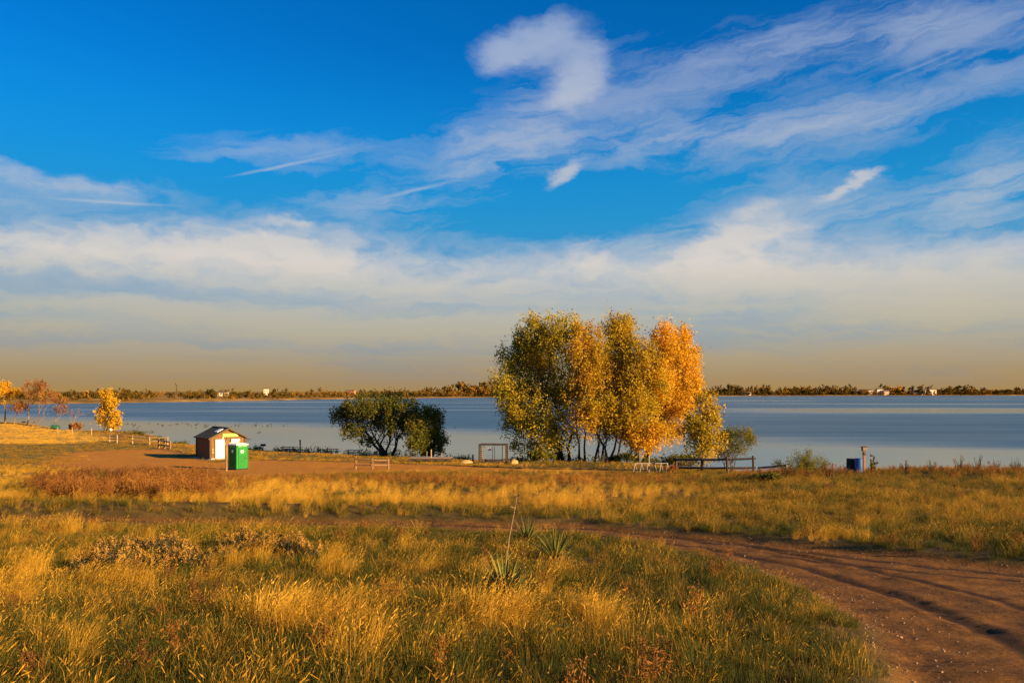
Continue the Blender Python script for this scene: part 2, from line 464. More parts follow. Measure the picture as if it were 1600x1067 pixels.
# the dirt road: far edge and near edge as world polylines, from far left to the bottom right
ROAD_FAR = np.array([(-70, 31.5), (-40, 30.0), (-20, 28.6), (-10, 27.6), (-4.2, 27.0), (2.2, 26.0), (5.0, 23.9), (7.1, 21.7), (9.2, 19.4), (11.2, 17.4), (16, 14.2), (30, 8.5), (48, 4.0)])
ROAD_NEAR = np.array([(-70, 28.2), (-40, 26.7), (-20, 25.5), (-10, 24.7), (-4.0, 24.3), (1.8, 23.0), (4.0, 20.6), (5.0, 17.2), (5.15, 13.5), (4.3, 9.8), (3.2, 6.8), (1.9, 3.5), (0.6, -2), (-2, -22)])
ROAD_POLY = np.concatenate([ROAD_FAR, [(48, -22)], ROAD_NEAR[::-1]])
TRACKS = [np.array([(-70, 29.1), (-20, 26.35), (-4, 25.0), (2.2, 23.9), (5.0, 21.2), (6.4, 17.6), (6.7, 13.5), (5.9, 9.5), (4.7, 6.0), (3.2, 1), (1, -20)]),
          np.array([(-70, 30.6), (-20, 27.8), (-4, 26.3), (2.6, 25.1), (5.9, 22.3), (7.6, 18.2), (8.1, 13.5), (7.3, 9.0), (6.0, 5.2), (4.4, 0), (2.2, -20)]),
          np.array([(4.6, 23.1), (7.4, 20.0), (10.2, 16.6), (14.0, 13.8), (30, 6.5), (48, 1)]),
          np.array([(6.4, 19.3), (8.7, 16.6), (11.5, 14.6), (15.0, 12.2), (30, 4.8), (48, -1)])]
def seg_dist(x, y, pl):
    d = np.full(np.shape(x), 1e9)
    for (ax, ay), (bx, by) in zip(pl[:-1], pl[1:]):
        vx, vy = bx - ax, by - ay; L = vx * vx + vy * vy
        t = np.clip(((x - ax) * vx + (y - ay) * vy) / L, 0, 1)
        d = np.minimum(d, np.hypot(x - ax - t * vx, y - ay - t * vy))
    return d
def inside(x, y, poly):
    r = np.zeros(np.shape(x), bool); n = len(poly)
    for i in range(n):
        (ax, ay), (bx, by) = poly[i], poly[(i + 1) % n]
        c = (ay > y) != (by > y)
        with np.errstate(divide='ignore', invalid='ignore'):
            r ^= c & (x < (bx - ax) * (y - ay) / (by - ay + 1e-12) + ax)
    return r
def road_sd(x, y):
    """signed distance to the road edge, positive on the road, a little wavy"""
    x = np.asarray(x, float); y = np.asarray(y, float)
    w = (fbm(x / 1.7, y / 1.7, 91, 3) - .5) * 0.5
    near = (y < 45)
    d = np.full(x.shape, -30.0)
    xx, yy = x[near], y[near]
    if xx.size:
        e = np.minimum(seg_dist(xx, yy, ROAD_FAR), seg_dist(xx, yy, ROAD_NEAR))
        d[near] = np.where(inside(xx, yy, ROAD_POLY), e, -e) + w[near]
    return d
def terr(x, y, detail=True):
    x = np.atleast_1d(np.asarray(x, float)); y = np.atleast_1d(np.asarray(y, float))
    u = np.clip(x / np.maximum(np.abs(y), 9.0), UC[0], UC[-1])
    yi = np.clip((y - YS[0]) / 0.5, 0, len(YS) - 1.001); y0 = yi.astype(int); fy = yi - y0
    ui = np.clip(np.searchsorted(UC, u) - 1, 0, len(UC) - 2); fu = (u - UC[ui]) / (UC[ui + 1] - UC[ui]); fu = fu * fu * (3 - 2 * fu)
    def g(a, b): return PROF[a, b]
    d = (g(ui, y0) * (1 - fy) + g(ui, y0 + 1) * fy) * (1 - fu) + (g(ui + 1, y0) * (1 - fy) + g(ui + 1, y0 + 1) * fy) * fu
    z = CAMZ - d
    if detail:
        z = z + (fbm(x / 7, y / 7, 3, 3) - .5) * 0.16 + (fbm(x / 1.1, y / 1.1, 5, 3) - .5) * 0.07
        near = (y < 45) & (y > -25)
        if near.any():
            xx, yy = x[near], y[near]
            sd_ = road_sd(xx, yy)
            on = sstep(sd_, -0.35, 0.35)
            dz = -0.16 * on
            for kk, tr in enumerate(TRACKS):
                t = seg_dist(xx, yy, tr)
                dz += on * (1 if kk < 2 else .45) * sstep(fbm(xx / 2.2, yy / 2.2, 41 + kk, 2), .25, .6) * (-0.030 * np.exp(-(t / 0.17) ** 4) + 0.014 * np.exp(-((t - 0.30) / 0.10) ** 2))
            dz += on * ((fbm(xx / .35, yy / .35, 17, 3) - .5) * 0.06 + (fbm(xx / 1.3, yy / 1.3, 19, 2) - .5) * .03)
            # the far side of the road is a cut bank towards the left
            fd = seg_dist(xx, yy, ROAD_FAR)
            dz += sstep(-sd_, 0.0, 1.3) * 0.34 * np.exp(-(np.maximum(fd - 1.6, 0) / 2.2) ** 2) * sstep(-xx, -4, 8) * sstep(yy - np.interp(xx, ROAD_FAR[:, 0], ROAD_FAR[:, 1]), -.6, .3)
            z[near] += dz
    return z
def zg(x, y): return float(terr([x], [y])[0])
def pix(x, y, z): return 800 + F * x / y, HOR - F * (z - CAMZ) / y
def gp(px, py, y0=4.0, y1=300.0):
    """the first ground point on the sight line through a photo pixel"""
    ys = np.geomspace(y0, y1, 3000)
    xs = (px - 800) / F * ys
    zr = CAMZ - (py - HOR) / F * ys
    hit = np.nonzero(terr(xs, ys, False) >= zr)[0]
    i = hit[0] if len(hit) else len(ys) - 1
    return Vector((xs[i], ys[i], zg(xs[i], ys[i])))
def at(px, Y, dz=0.0):
    x = (px - 800) / F * Y
    return Vector((x, Y, zg(x, Y) + dz))

# ground sheet
def spaced(stops):
    out = []
    for (a, b, s) in stops: out += list(np.arange(a, b, s))
    return np.array(out)
ROWS = spaced([(-40, 0, 2.0), (0, 4, .4), (4, 30, .11), (30, 46, .22), (46, 70, .45), (70, 120, .8), (120, 240, 2.0), (240, 421, 9)])
TT = np.linspace(-1, 1, 561); TT = TT * (0.55 + 0.45 * TT ** 2)
WIDE = np.interp(ROWS, [-40, 0, 10, 30, 60, 420], [48, 40, 40, 54, 90, 480])
GX = TT[None, :] * WIDE[:, None]; GY = np.repeat(ROWS[:, None], len(TT), 1)
GZ = terr(GX.ravel(), GY.ravel()).reshape(GX.shape)
gv = np.stack([GX, GY, GZ], -1).reshape(-1, 3)
nr, nc = GX.shape
ii = (np.arange(nr - 1)[:, None] * nc + np.arange(nc - 1)[None, :]).ravel()
gf = np.stack([ii, ii + 1, ii + nc + 1, ii + nc], -1)
RS = road_sd(gv[:, 0], gv[:, 1])
GPX = 800 + F * gv[:, 0] / np.maximum(gv[:, 1], 1); GPY = HOR - F * (gv[:, 2] - CAMZ) / np.maximum(gv[:, 1], 1)

# zones: bare dirt yard, mown lawn, dry pale grass (polygons on the ground, found from the photo and kept in world space)
def world_poly(pp): return np.array([tuple(gp(a, b, 20.0))[:2] for a, b in pp])
DIRT = world_poly([(105, 707), (180, 703), (262, 702), (300, 714), (340, 722), (420, 718), (560, 723), (690, 727), (1020, 733), (1020, 737), (760, 736), (640, 736), (560, 739), (470, 741), (390, 747), (300, 744), (200, 741), (110, 735), (60, 727)])
LAWN1 = world_poly([(-80, 694), (60, 695), (160, 690), (275, 698), (300, 704), (262, 702), (180, 704), (105, 707), (118, 716), (128, 723), (60, 727), (-80, 724)])
LAWN2 = world_poly([(400, 712), (470, 711), (600, 716), (740, 720), (740, 723), (640, 722), (560, 721), (470, 717)])
GOLD1 = world_poly([(-200, 664), (60, 666), (170, 682), (175, 690), (60, 694), (-200, 692)])
def zone(x, y, poly, soft):
    d = seg_dist(x, y, np.vstack([poly, poly[:1]]))
    s = np.where(inside(x, y, poly), d, -d) + (fbm(x / 3, y / 3, 31, 3) - .5) * soft * 2
    return sstep(s, -soft, soft)
def zones(x, y):
    z = np.zeros((4, len(x)))
    f = (y > 30) & (y < 330)
    xx, yy = x[f], y[f]
    z[0, f] = zone(xx, yy, DIRT, 1.6); z[1, f] = np.maximum(zone(xx, yy, LAWN1, 2.0), zone(xx, yy, LAWN2, 1.0)); z[2, f] = zone(xx, yy, GOLD1, 2.5)
    return z
ZN = zones(gv[:, 0], gv[:, 1])

def ground_mat(name):
    m, T, out = new_mat(name)
    tc = T.n('ShaderNodeTexCoord'); P = tc.outputs['Object']
    def A(n): return T.n('ShaderNodeAttribute', attribute_name=n).outputs['Fac']
    n_big = T.noise(P, 0.16, 5, 0.55); n_mid = T.noise(P, 1.3, 6, 0.6); n_fine = T.noise(P, 14.0, 6, 0.65)
    thatch = T.ramp(T.m('ADD', T.m('MULTIPLY', n_mid, 0.6), T.m('MULTIPLY', n_fine, 0.4)), [(0.3, (0.040, 0.030, 0.008)), (0.5, (0.085, 0.056, 0.014)), (0.68, (0.17, 0.105, 0.024))])
    lawn = T.ramp(n_mid, [(0.3, (0.065, 0.068, 0.010)), (0.52, (0.12, 0.105, 0.014)), (0.7, (0.22, 0.145, 0.022))])
    gold = T.ramp(T.m('ADD', T.m('MULTIPLY', n_mid, 0.6), T.m('MULTIPLY', n_big, 0.4)), [(0.3, (0.24, 0.15, 0.018)), (0.52, (0.44, 0.26, 0.032)), (0.7, (0.54, 0.33, 0.05))])
    dirt = T.ramp(T.m('ADD', T.m('MULTIPLY', n_mid, 0.55), T.m('MULTIPLY', n_fine, 0.45)), [(0.28, (0.25, 0.095, 0.008)), (0.5, (0.40, 0.165, 0.012)), (0.72, (0.50, 0.23, 0.022))])
    road = T.ramp(T.m('ADD', T.m('MULTIPLY', n_mid, 0.5), T.m('MULTIPLY', n_fine, 0.5)), [(0.3, (0.042, 0.018, 0.004)), (0.46, (0.12, 0.052, 0.010)), (0.60, (0.21, 0.095, 0.018)), (0.76, (0.33, 0.18, 0.05))])
    c = T.mix(A('gold'), thatch, gold)
    c = T.mix(A('lawn'), c, lawn)
    c = T.mix(A('dirt'), c, dirt)
    road = T.mix(T.m('MULTIPLY', A('rut'), T.smooth(n_mid, 0.22, 0.48)), road, (0.034, 0.015, 0.004))
    c = T.mix(A('road'), c, road)
    bs = T.n('ShaderNodeBsdfPrincipled'); T.put(bs.inputs['Base Color'], c); bs.inputs['Roughness'].default_value = 0.95
    bs.inputs['Specular IOR Level'].default_value = 0.15
    bn = T.n('ShaderNodeBump'); bn.inputs['Strength'].default_value = 0.8; bn.inputs['Distance'].default_value = 0.04
    T.put(bn.inputs['Height'], T.m('ADD', T.noise(P, 9.0, 8, 0.7), T.m('MULTIPLY', n_fine, 0.3)))
    T.put(bs.inputs['Normal'], bn.outputs[0])
    T.put(out.inputs[0], bs.outputs[0])
    return m
M['ground'] = ground_mat('ground_soil_and_turf')
onroad = RS[gf].mean(1) > 0
for nm, sel, lab in (('ground', ~onroad, 'grassy lakeside ground with bare dirt yard and mown lawn'), ('dirt_road', onroad, 'rutted brown dirt road curving across the grassland')):
    fsel = gf[sel]
    used = np.unique(fsel); mp_ = np.full(len(gv), -1); mp_[used] = np.arange(len(used))
    me = np_mesh(nm, gv[used], mp_[fsel], smooth=True)
    fattr(me, 'road', sstep(RS[used], -0.15, 0.25), 'POINT')
    rt = np.zeros(len(used)); nb = (gv[used, 1] < 34)
    rt[nb] = np.max([np.exp(-(np.abs(seg_dist(gv[used][nb, 0], gv[used][nb, 1], t_)) / .15) ** 4) for t_ in TRACKS], axis=0)
    fattr(me, 'rut', rt, 'POINT')
    fattr(me, 'dirt', ZN[0, used], 'POINT'); fattr(me, 'lawn', ZN[1, used], 'POINT'); fattr(me, 'gold', ZN[2, used], 'POINT')
    tag(link(nm, me, M['ground']), lab, 'road' if nm == 'dirt_road' else 'ground', kind='structure')

# ------------------------------------------------------------------ lake
def lake_mat():
    m, T, out = new_mat('lake_water')
    g = T.n('ShaderNodeNewGeometry'); P = g.outputs['Position']
    s = T.n('ShaderNodeSeparateXYZ'); T.nt.links.new(P, s.inputs[0])
    x, y = s.outputs[0], s.outputs[1]
    # cat's paws: areas the breeze ruffles, long in x, with calm lanes between
    n1 = T.noise(T.vec(T.m('MULTIPLY', x, 0.0022), T.m('MULTIPLY', y, 0.010), 0.0), 1.0, 5, 0.55)
    n2 = T.noise(T.vec(T.m('MULTIPLY', x, 0.006), T.m('MULTIPLY', y, 0.05), 4.0), 1.0, 4, 0.6)
    edge = T.m('SUBTRACT', y, T.m('ADD', 172.0, T.m('MULTIPLY', x, -0.62)))
    edge = T.m('ADD', edge, T.m('ADD', T.m('MULTIPLY', T.m('SUBTRACT', n1, 0.5), 50.0), T.m('MULTIPLY', T.m('SUBTRACT', n2, 0.5), 34.0)))
    wind = T.smooth(edge, -26.0, 30.0)
    lane = T.m('MULTIPLY', T.smooth(T.m('ADD', y, T.m('MULTIPLY', n2, 60.0)), 330, 380), T.smooth(T.m('ADD', y, T.m('MULTIPLY', n2, 60.0)), 480, 430))
    lane = T.m('MULTIPLY', lane, T.smooth(x, 60.0, 150.0))
    far = T.m('MULTIPLY', T.smooth(n1, 0.50, 0.64), T.smooth(y, 240.0, 420.0))
    calm = T.m('MAXIMUM', T.m('MULTIPLY', lane, 0.8), T.m('MULTIPLY', far, 0.55))
    wind = T.m('MULTIPLY', wind, T.m('SUBTRACT', 1.0, calm))
    n3 = T.noise(T.vec(T.m('MULTIPLY', x, 0.02), T.m('MULTIPLY', y, 0.16), 7.0), 1.0, 5, 0.65)
    wind = T.m('MULTIPLY', wind, T.m('ADD', 0.30, T.m('ADD', T.m('MULTIPLY', n2, 0.6), T.m('MULTIPLY', n3, 0.65))))
    b = T.n('ShaderNodeBsdfPrincipled')
    b.inputs['Base Color'].default_value = (0.012, 0.055, 0.095, 1)
    b.inputs['IOR'].default_value = 1.333
    T.put(b.inputs['Roughness'], T.m('ADD', 0.05, T.m('MULTIPLY', wind, 0.31)))
    bn = T.n('ShaderNodeBump'); T.put(bn.inputs['Strength'], T.m('ADD', 0.03, T.m('MULTIPLY', wind, 0.45))); bn.inputs['Distance'].default_value = 0.12
    T.put(bn.inputs['Height'], T.noise(T.vec(T.m('MULTIPLY', x, 0.7), T.m('MULTIPLY', y, 1.0), 0.0), 1.0, 3, 0.6))
    T.put(b.inputs['Normal'], bn.outputs[0])
    T.put(out.inputs[0], b.outputs[0])
    return m
lk = MB(); lk.add([(-9000, -60, 0), (9000, -60, 0), (9000, 9000, 0), (-9000, 9000, 0)], [(0, 1, 2, 3)])
tag(lk.build('lake_water', lake_mat()), 'wide calm reservoir water with wind-ruffled blue bands', 'lake', kind='structure')

# ------------------------------------------------------------------ far shore
FPX = np.array([-700, 0, 200, 400, 600, 780, 1130, 1300, 1600, 2300])
FPY = np.array([634.5, 632, 629.5, 626, 622.5, 621, 619, 618.4, 618, 617.6])
FU = (FPX - 800) / F; FD = CAMZ * F / (FPY - HOR)
def far_d(u): return np.interp(u, FU, FD)
fu = np.linspace(FU[0], FU[-1], 420)
inl = np.array([-30, 0, 4, 15, 40, 90, 180, 320, 520, 900, 1600, 3000, 6000, 12000.])
def far_z(u, i):
    px = 800 + F * u
    rise = np.interp(px, [0, 300, 600, 800, 1100, 1600], [9.5, 8.5, 6.0, 5.0, 5.0, 6.0])
    h = np.interp(i, inl, [-2, 0.0, 0.7, 1.5, 2.2, 3.0, 4.2, 5.4, 6.4, 7.2, 8.6, 9, 9, 9]) / 9 * rise
    return np.where(i < 1, np.interp(i, [-30, 0], [-2, 0.02]), h) + (fbm(u * 60, i / 60, 77, 3) - .5) * 1.6 * sstep(i, 10, 150)
vv = []
for i in inl:
    d = far_d(fu) + i + (fbm(fu * 55, fu * 0, 78, 4) - .5) * 26 * (1 if i < 400 else 0)
    vv.append(np.stack([fu * d, d, far_z(fu, np.full_like(fu, i))], -1))
vv = np.concatenate(vv); nf = len(fu)
q = (np.arange(len(inl) - 1)[:, None] * nf + np.arange(nf - 1)[None, :]).ravel()
def far_mat():
    m, T, out = new_mat('far_shore_scrub')
    g = T.n('ShaderNodeNewGeometry')
    n = T.noise(g.outputs['Position'], 0.03, 7, 0.65)
    n2 = T.noise(g.outputs['Position'], 0.008, 4, 0.6)
    c = T.ramp(T.m('ADD', T.m('MULTIPLY', n, 0.6), T.m('MULTIPLY', n2, 0.4)), [(0.36, (0.10, 0.065, 0.025)), (0.5, (0.23, 0.14, 0.045)), (0.62, (0.38, 0.25, 0.09))])
    b = T.n('ShaderNodeBsdfPrincipled'); T.put(b.inputs['Base Color'], c); b.inputs['Roughness'].default_value = 1.0
    b.inputs['Specular IOR Level'].default_value = 0.0
    T.put(out.inputs[0], b.outputs[0]); return m
tag(link('far_shore_terrain', np_mesh('far_shore_terrain', vv, np.stack([q, q + 1, q + nf + 1, q + nf], -1), True), far_mat()), 'low golden brown far shore across the lake', 'shore', kind='structure')
def far_at(px, i):
    u = (px - 800) / F; d = float(far_d(u)) + i
    return Vector((u * d, d, float(far_z(np.array([u]), np.array([float(i)]))[0])))

# ------------------------------------------------------------------ trees
GREEN_YEL = [(0.0, (0.10, 0.105, 0.010)), (0.30, (0.25, 0.225, 0.016)), (0.55, (0.46, 0.36, 0.022)), (1.0, (0.60, 0.42, 0.025))]
OLIVE_GOLD = [(0.0, (0.19, 0.16, 0.012)), (0.35, (0.40, 0.29, 0.018)), (0.7, (0.60, 0.40, 0.022)), (1.0, (0.72, 0.45, 0.025))]
ORANGE = [(0.0, (0.24, 0.17, 0.014)), (0.4, (0.42, 0.28, 0.020)), (0.7, (0.56, 0.33, 0.022)), (1.0, (0.66, 0.34, 0.025))]
GOLD = [(0.0, (0.40, 0.26, 0.018)), (0.35, (0.62, 0.38, 0.020)), (0.7, (0.74, 0.42, 0.02)), (1.0, (0.78, 0.41, 0.02))]
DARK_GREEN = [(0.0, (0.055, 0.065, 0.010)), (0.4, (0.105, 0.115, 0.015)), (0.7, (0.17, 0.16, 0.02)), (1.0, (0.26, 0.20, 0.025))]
MID_GREEN = [(0.0, (0.07, 0.08, 0.010)), (0.5, (0.17, 0.17, 0.018)), (1.0, (0.36, 0.28, 0.025))]
YELLOW = [(0.0, (0.42, 0.28, 0.02)), (0.5, (0.66, 0.42, 0.02)), (1.0, (0.76, 0.48, 0.03))]
RUST = [(0.0, (0.16, 0.065, 0.02)), (0.5, (0.36, 0.15, 0.035)), (1.0, (0.52, 0.26, 0.05))]
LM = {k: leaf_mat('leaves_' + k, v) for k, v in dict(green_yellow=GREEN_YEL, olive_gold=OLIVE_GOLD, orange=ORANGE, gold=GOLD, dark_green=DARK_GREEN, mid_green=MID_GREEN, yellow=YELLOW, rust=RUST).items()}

def leaves_mesh(name, centers, radii, n, size, rg, clump=0.55, per=26, shape='leaf'):
    """n leaves in small clumps spread through ellipsoids, more of them towards the outside"""
    centers = np.array(centers, float); radii = np.array(radii, float)
    vol = radii.prod(1) ** (2 / 3.); vol /= vol.sum()
    nc_ = max(6, n // per)
    which = rg.choice(len(centers), nc_, p=vol)
    d = rg.normal(size=(nc_, 3)); d /= np.linalg.norm(d, axis=1)[:, None]
    rr = rg.random(nc_) ** 0.55 * (0.86 + 0.30 * rg.random(nc_))
    cc = centers[which] + d * rr[:, None] * radii[which]
    k = rg.integers(0, nc_, n)
    csz = clump * (0.5 + rg.random(nc_))
    off_ = rg.normal(size=(n, 3)) * 0.66 * csz[k][:, None] * np.array([.85, .85, 1.25])
    p = cc[k] + off_
    a = rg.normal(size=(n, 3)); a /= np.linalg.norm(a, axis=1)[:, None]
    b = rg.normal(size=(n, 3)); b -= (b * a).sum(1)[:, None] * a; b /= np.linalg.norm(b, axis=1)[:, None]
    s = size * (0.6 + 0.8 * rg.random(n))[:, None]
    w = 0.62 if shape == 'leaf' else 0.22
    c3 = np.cross(a, b)
    vs = np.stack([p - a * s, p + b * s * w + c3 * s * .12, p + a * s, p - b * s * w + c3 * s * .12], 1).reshape(-1, 3)
    f = np.arange(n * 4).reshape(-1, 4)
    me = np_mesh(name, vs, f)
    tc = rg.random(nc_)
    fattr(me, 'tint', np.clip(0.5 * tc[k] + 0.5 * rg.random(n), 0, 1))
    return me

def bent(a, b, rg, n=5, wob=0.06):
    a, b = np.array(a, float), np.array(b, float); L = np.linalg.norm(b - a)
    pts = [a]
    for i in range(1, n):
        t = i / n
        pts.append(a + (b - a) * t + rg.normal(size=3) * L * wob * np.sin(math.pi * t) * np.array([1, 1, .3]))
    pts.append(b); return [tuple(p) for p in pts]

def ptree(name, label, base_px, Y, stems, blobs, mat, n, size, rad=0.17, group=None, dY=0.0, bark='bark', clump=0.5, seed=1, per=26, deep=0.8, limbs=10, shape='leaf', cat='tree', parts=('trunk', 'crown')):
    """a tree at depth Y. blobs: crown masses as (photo px, py, rx, ry[, dy]); stems: top of each stem as (px, py)"""
    rg = np.random.default_rng(seed)
    s = Y / F
    base = at(base_px, Y, -0.05)
    e = empty(name, base); tag(e, label, cat, group)
    def loc(px, py, dy=0.0):
        return np.array([(px - 800) * s - base.x, dy, CAMZ - (py - HOR) * s - base.z])
    C = []; Rr = []
    for b in blobs:
        dy = b[4] if len(b) > 4 else rg.normal() * 0.5 * b[2] * s
        c0 = loc(b[0], b[1], dy); r0_ = np.array((b[2] * s, 0.5 * (b[2] + b[3]) * s * deep, b[3] * s))
        C.append(c0); Rr.append(tuple(r0_ * 1.0))
        for _ in range(6):                  # upright sprays standing out of each mass
            d_ = rg.normal(size=3); d_ /= np.linalg.norm(d_); d_[2] = abs(d_[2]) * 1.0 - .2
            k_ = rg.uniform(.13, .24); C.append(c0 + d_ * r0_ * .92); Rr.append((r0_[0] * k_, r0_[1] * k_, r0_[2] * k_ * 2.3))
    tr = MB()
    for i, st in enumerate(stems):
        a = np.array([(st[2] - base_px) * s if len(st) > 2 else rg.normal() * .25, rg.normal() * .35, 0.0])
        top = loc(st[0], st[1], rg.normal() * 0.6)
        pts = bent(a, top, rg, 7, 0.035)
        r0 = rad * (0.75 + 0.5 * rg.random())
        rads = [r0 * 1.35] + [r0 * (1 - 0.13 * k) for k in range(1, 8)]
        tr.tube(pts, rads, 7)
        for _ in range(limbs):
            j = rg.integers(2, 7); p0 = np.array(pts[j])
            dd = [np.linalg.norm((c - p0)) for c in C]
            c = C[int(rg.choice(len(C), p=(lambda w: w / w.sum())(np.exp(-np.array(dd) / 2.5) + 1e-6)))]; ri = Rr[int(rg.integers(len(C)))]
            q_ = c + rg.normal(size=3) * np.array(ri) * 0.45
            if q_[2] < p0[2]: q_[2] = p0[2] + abs(rg.normal()) * 0.6
            lp = bent(p0, q_, rg, 4, 0.06)
            r1 = rads[j] * 0.45
            tr.tube(lp, [r1, r1 * .8, r1 * .6, r1 * .42, r1 * .25], 5)
            for _k in range(2):
                p1 = np.array(lp[rg.integers(1, 4)]); q1 = p1 + rg.normal(size=3) * np.array(ri) * .4 + np.array([0, 0, .5])
                tr.tube(bent(p1, q1, rg, 3, .06), [r1 * .5, r1 * .4, r1 * .3, r1 * .15], 4)
    tr.build(parts[0], M[bark], e, smooth=True)
    if n:
        cm = leaves_mesh(parts[1], C, Rr, n, size, rg, clump, per, shape)
        link(parts[1], cm, LM[mat], e)
    return e

CW = 'cottonwood clump on the shore'
ptree('cottonwood_tree', 'tall cottonwood with dark green to yellow leaves, beside the open steel rack', 878, 94, [(852, 520, 872), (842, 560, 880), (870, 540, 890)],
      [(845, 528, 46, 34), (875, 530, 34, 40), (812, 562, 40, 36), (850, 575, 62, 46), (790, 598, 22, 18), (808, 622, 34, 30), (845, 630, 55, 42), (822, 662, 40, 26), (858, 672, 48, 28), (800, 642, 20, 16), (845, 696, 48, 16), (795, 668, 10, 10)],
      'green_yellow', 50000, 0.118, 0.2, CW, seed=11, clump=0.55)
ptree('cottonwood_tree', 'slender cottonwood with rusty orange top in the middle of the clump', 908, 92, [(918, 515, 905), (905, 560, 914)],
      [(918, 530, 24, 28), (908, 560, 30, 36), (925, 575, 30, 40), (905, 615, 32, 40), (915, 655, 34, 28)], 'orange', 18000, 0.116, 0.15, CW, seed=12)
ptree('cottonwood_tree', 'tallest cottonwood of the clump with yellow olive rounded top', 934, 95, [(970, 500, 928), (955, 540, 940)],
      [(972, 508, 28, 24), (978, 535, 30, 34), (955, 560, 34, 38), (965, 600, 42, 40), (948, 640, 40, 34)], 'olive_gold', 27000, 0.116, 0.17, CW, seed=13)
ptree('cottonwood_tree', 'bushy olive gold cottonwood with bare lower trunks in the clump', 957, 91, [(1000, 560, 950), (985, 600, 965)],
      [(1002, 565, 32, 34), (1010, 605, 42, 40), (985, 640, 42, 36), (1000, 672, 40, 26), (965, 665, 34, 24)], 'olive_gold', 23000, 0.116, 0.15, CW, seed=14)
ptree('cottonwood_tree', 'bright golden orange cottonwood at the sunny edge of the clump', 1000, 94, [(1040, 520, 996), (1072, 530, 1008), (1050, 590, 1003)],
      [(1036, 528, 20, 24), (1042, 560, 28, 34), (1066, 535, 16, 30), (1074, 570, 26, 38), (1056, 606, 42, 34), (1084, 596, 14, 18), (1040, 645, 38, 34), (1062, 632, 24, 20), (1022, 600, 26, 40), (1052, 676, 20, 14)],
      'gold', 34000, 0.116, 0.16, CW, seed=15)
ptree('cottonwood_tree', 'thin bare-stemmed young cottonwood inside the clump with few leaves', 942, 89.5, [(925, 640, 938), (955, 640, 945), (935, 620, 948)],
      [(930, 645, 34, 26), (950, 660, 26, 24)], 'olive_gold', 1700, 0.14, 0.1, CW, seed=16)
ptree('cottonwood_tree', 'short golden cottonwood sapling low under the golden orange tree', 985, 88, [(990, 660, 980), (1010, 665, 990)],
      [(988, 682, 22, 20), (1010, 690, 22, 18), (1024, 676, 18, 16)], 'gold', 6000, 0.116, 0.09, CW, seed=17, per=20)
ptree('young_cottonwood_tree', 'sparse yellow green young cottonwood behind the rail fence', 1096, 66, [(1098, 612, 1096)],
      [(1100, 625, 16, 14), (1112, 642, 18, 14), (1096, 655, 24, 18), (1120, 655, 12, 14), (1080, 680, 24, 18), (1110, 690, 24, 22), (1088, 708, 26, 14), (1098, 670, 30, 26)], 'olive_gold', 6500, 0.10, 0.085, seed=18, per=14, clump=0.34, limbs=16)
ptree('willow_tree', 'small rounded green willow leaning over the rail fence', 1138, 66, [(1158, 680, 1142), (1140, 685, 1136), (1128, 695, 1134), (1150, 690, 1140), (1168, 690, 1142)],
      [(1152, 678, 24, 12), (1171, 688, 12, 13), (1136, 686, 14, 14), (1130, 708, 12, 14), (1150, 700, 16, 14)], 'mid_green', 8000, 0.085, 0.055, seed=19, per=16, clump=0.26, limbs=6, shape='narrow')
ptree('willow_tree', 'wide dark green multi-stemmed tree near the water beside the stored dock', 606, 103, [(560, 650, 598), (590, 640, 602), (615, 635, 606), (640, 645, 612), (575, 660, 600), (628, 660, 612)],
      [(552, 645, 26, 18), (575, 635, 30, 20), (600, 630, 34, 18), (628, 636, 30, 20), (645, 652, 22, 24), (590, 655, 44, 20), (535, 650, 14, 14), (560, 672, 26, 12), (620, 665, 30, 18), (572, 688, 12, 8)],
      'dark_green', 20000, 0.125, 0.2, seed=20, clump=0.42, limbs=8)
ptree('dark_bush', 'leafy dark green small tree close by the stored dock', 674, 100, [(672, 650, 672), (680, 670, 676), (660, 660, 670)],
      [(650, 672, 18, 22), (668, 650, 20, 14), (682, 655, 12, 12), (672, 680, 24, 22), (655, 690, 18, 20), (688, 690, 12, 14), (672, 704, 24, 12)], 'mid_green', 12500, 0.12, 0.09, seed=21, clump=0.4, cat='tree')
ptree('yellow_tree', 'small bright yellow tree alone on the grassy point', 167, 155, [(169, 618, 167), (164, 640, 167)],
      [(171, 617, 9, 9), (175, 630, 10, 7), (166, 634, 10, 8), (160, 645, 10, 6), (177, 648, 9, 7), (157, 657, 8, 5), (170, 660, 13, 8), (176, 667, 7, 5)], 'yellow', 8000, 0.15, 0.12, seed=22, clump=0.5, per=30)
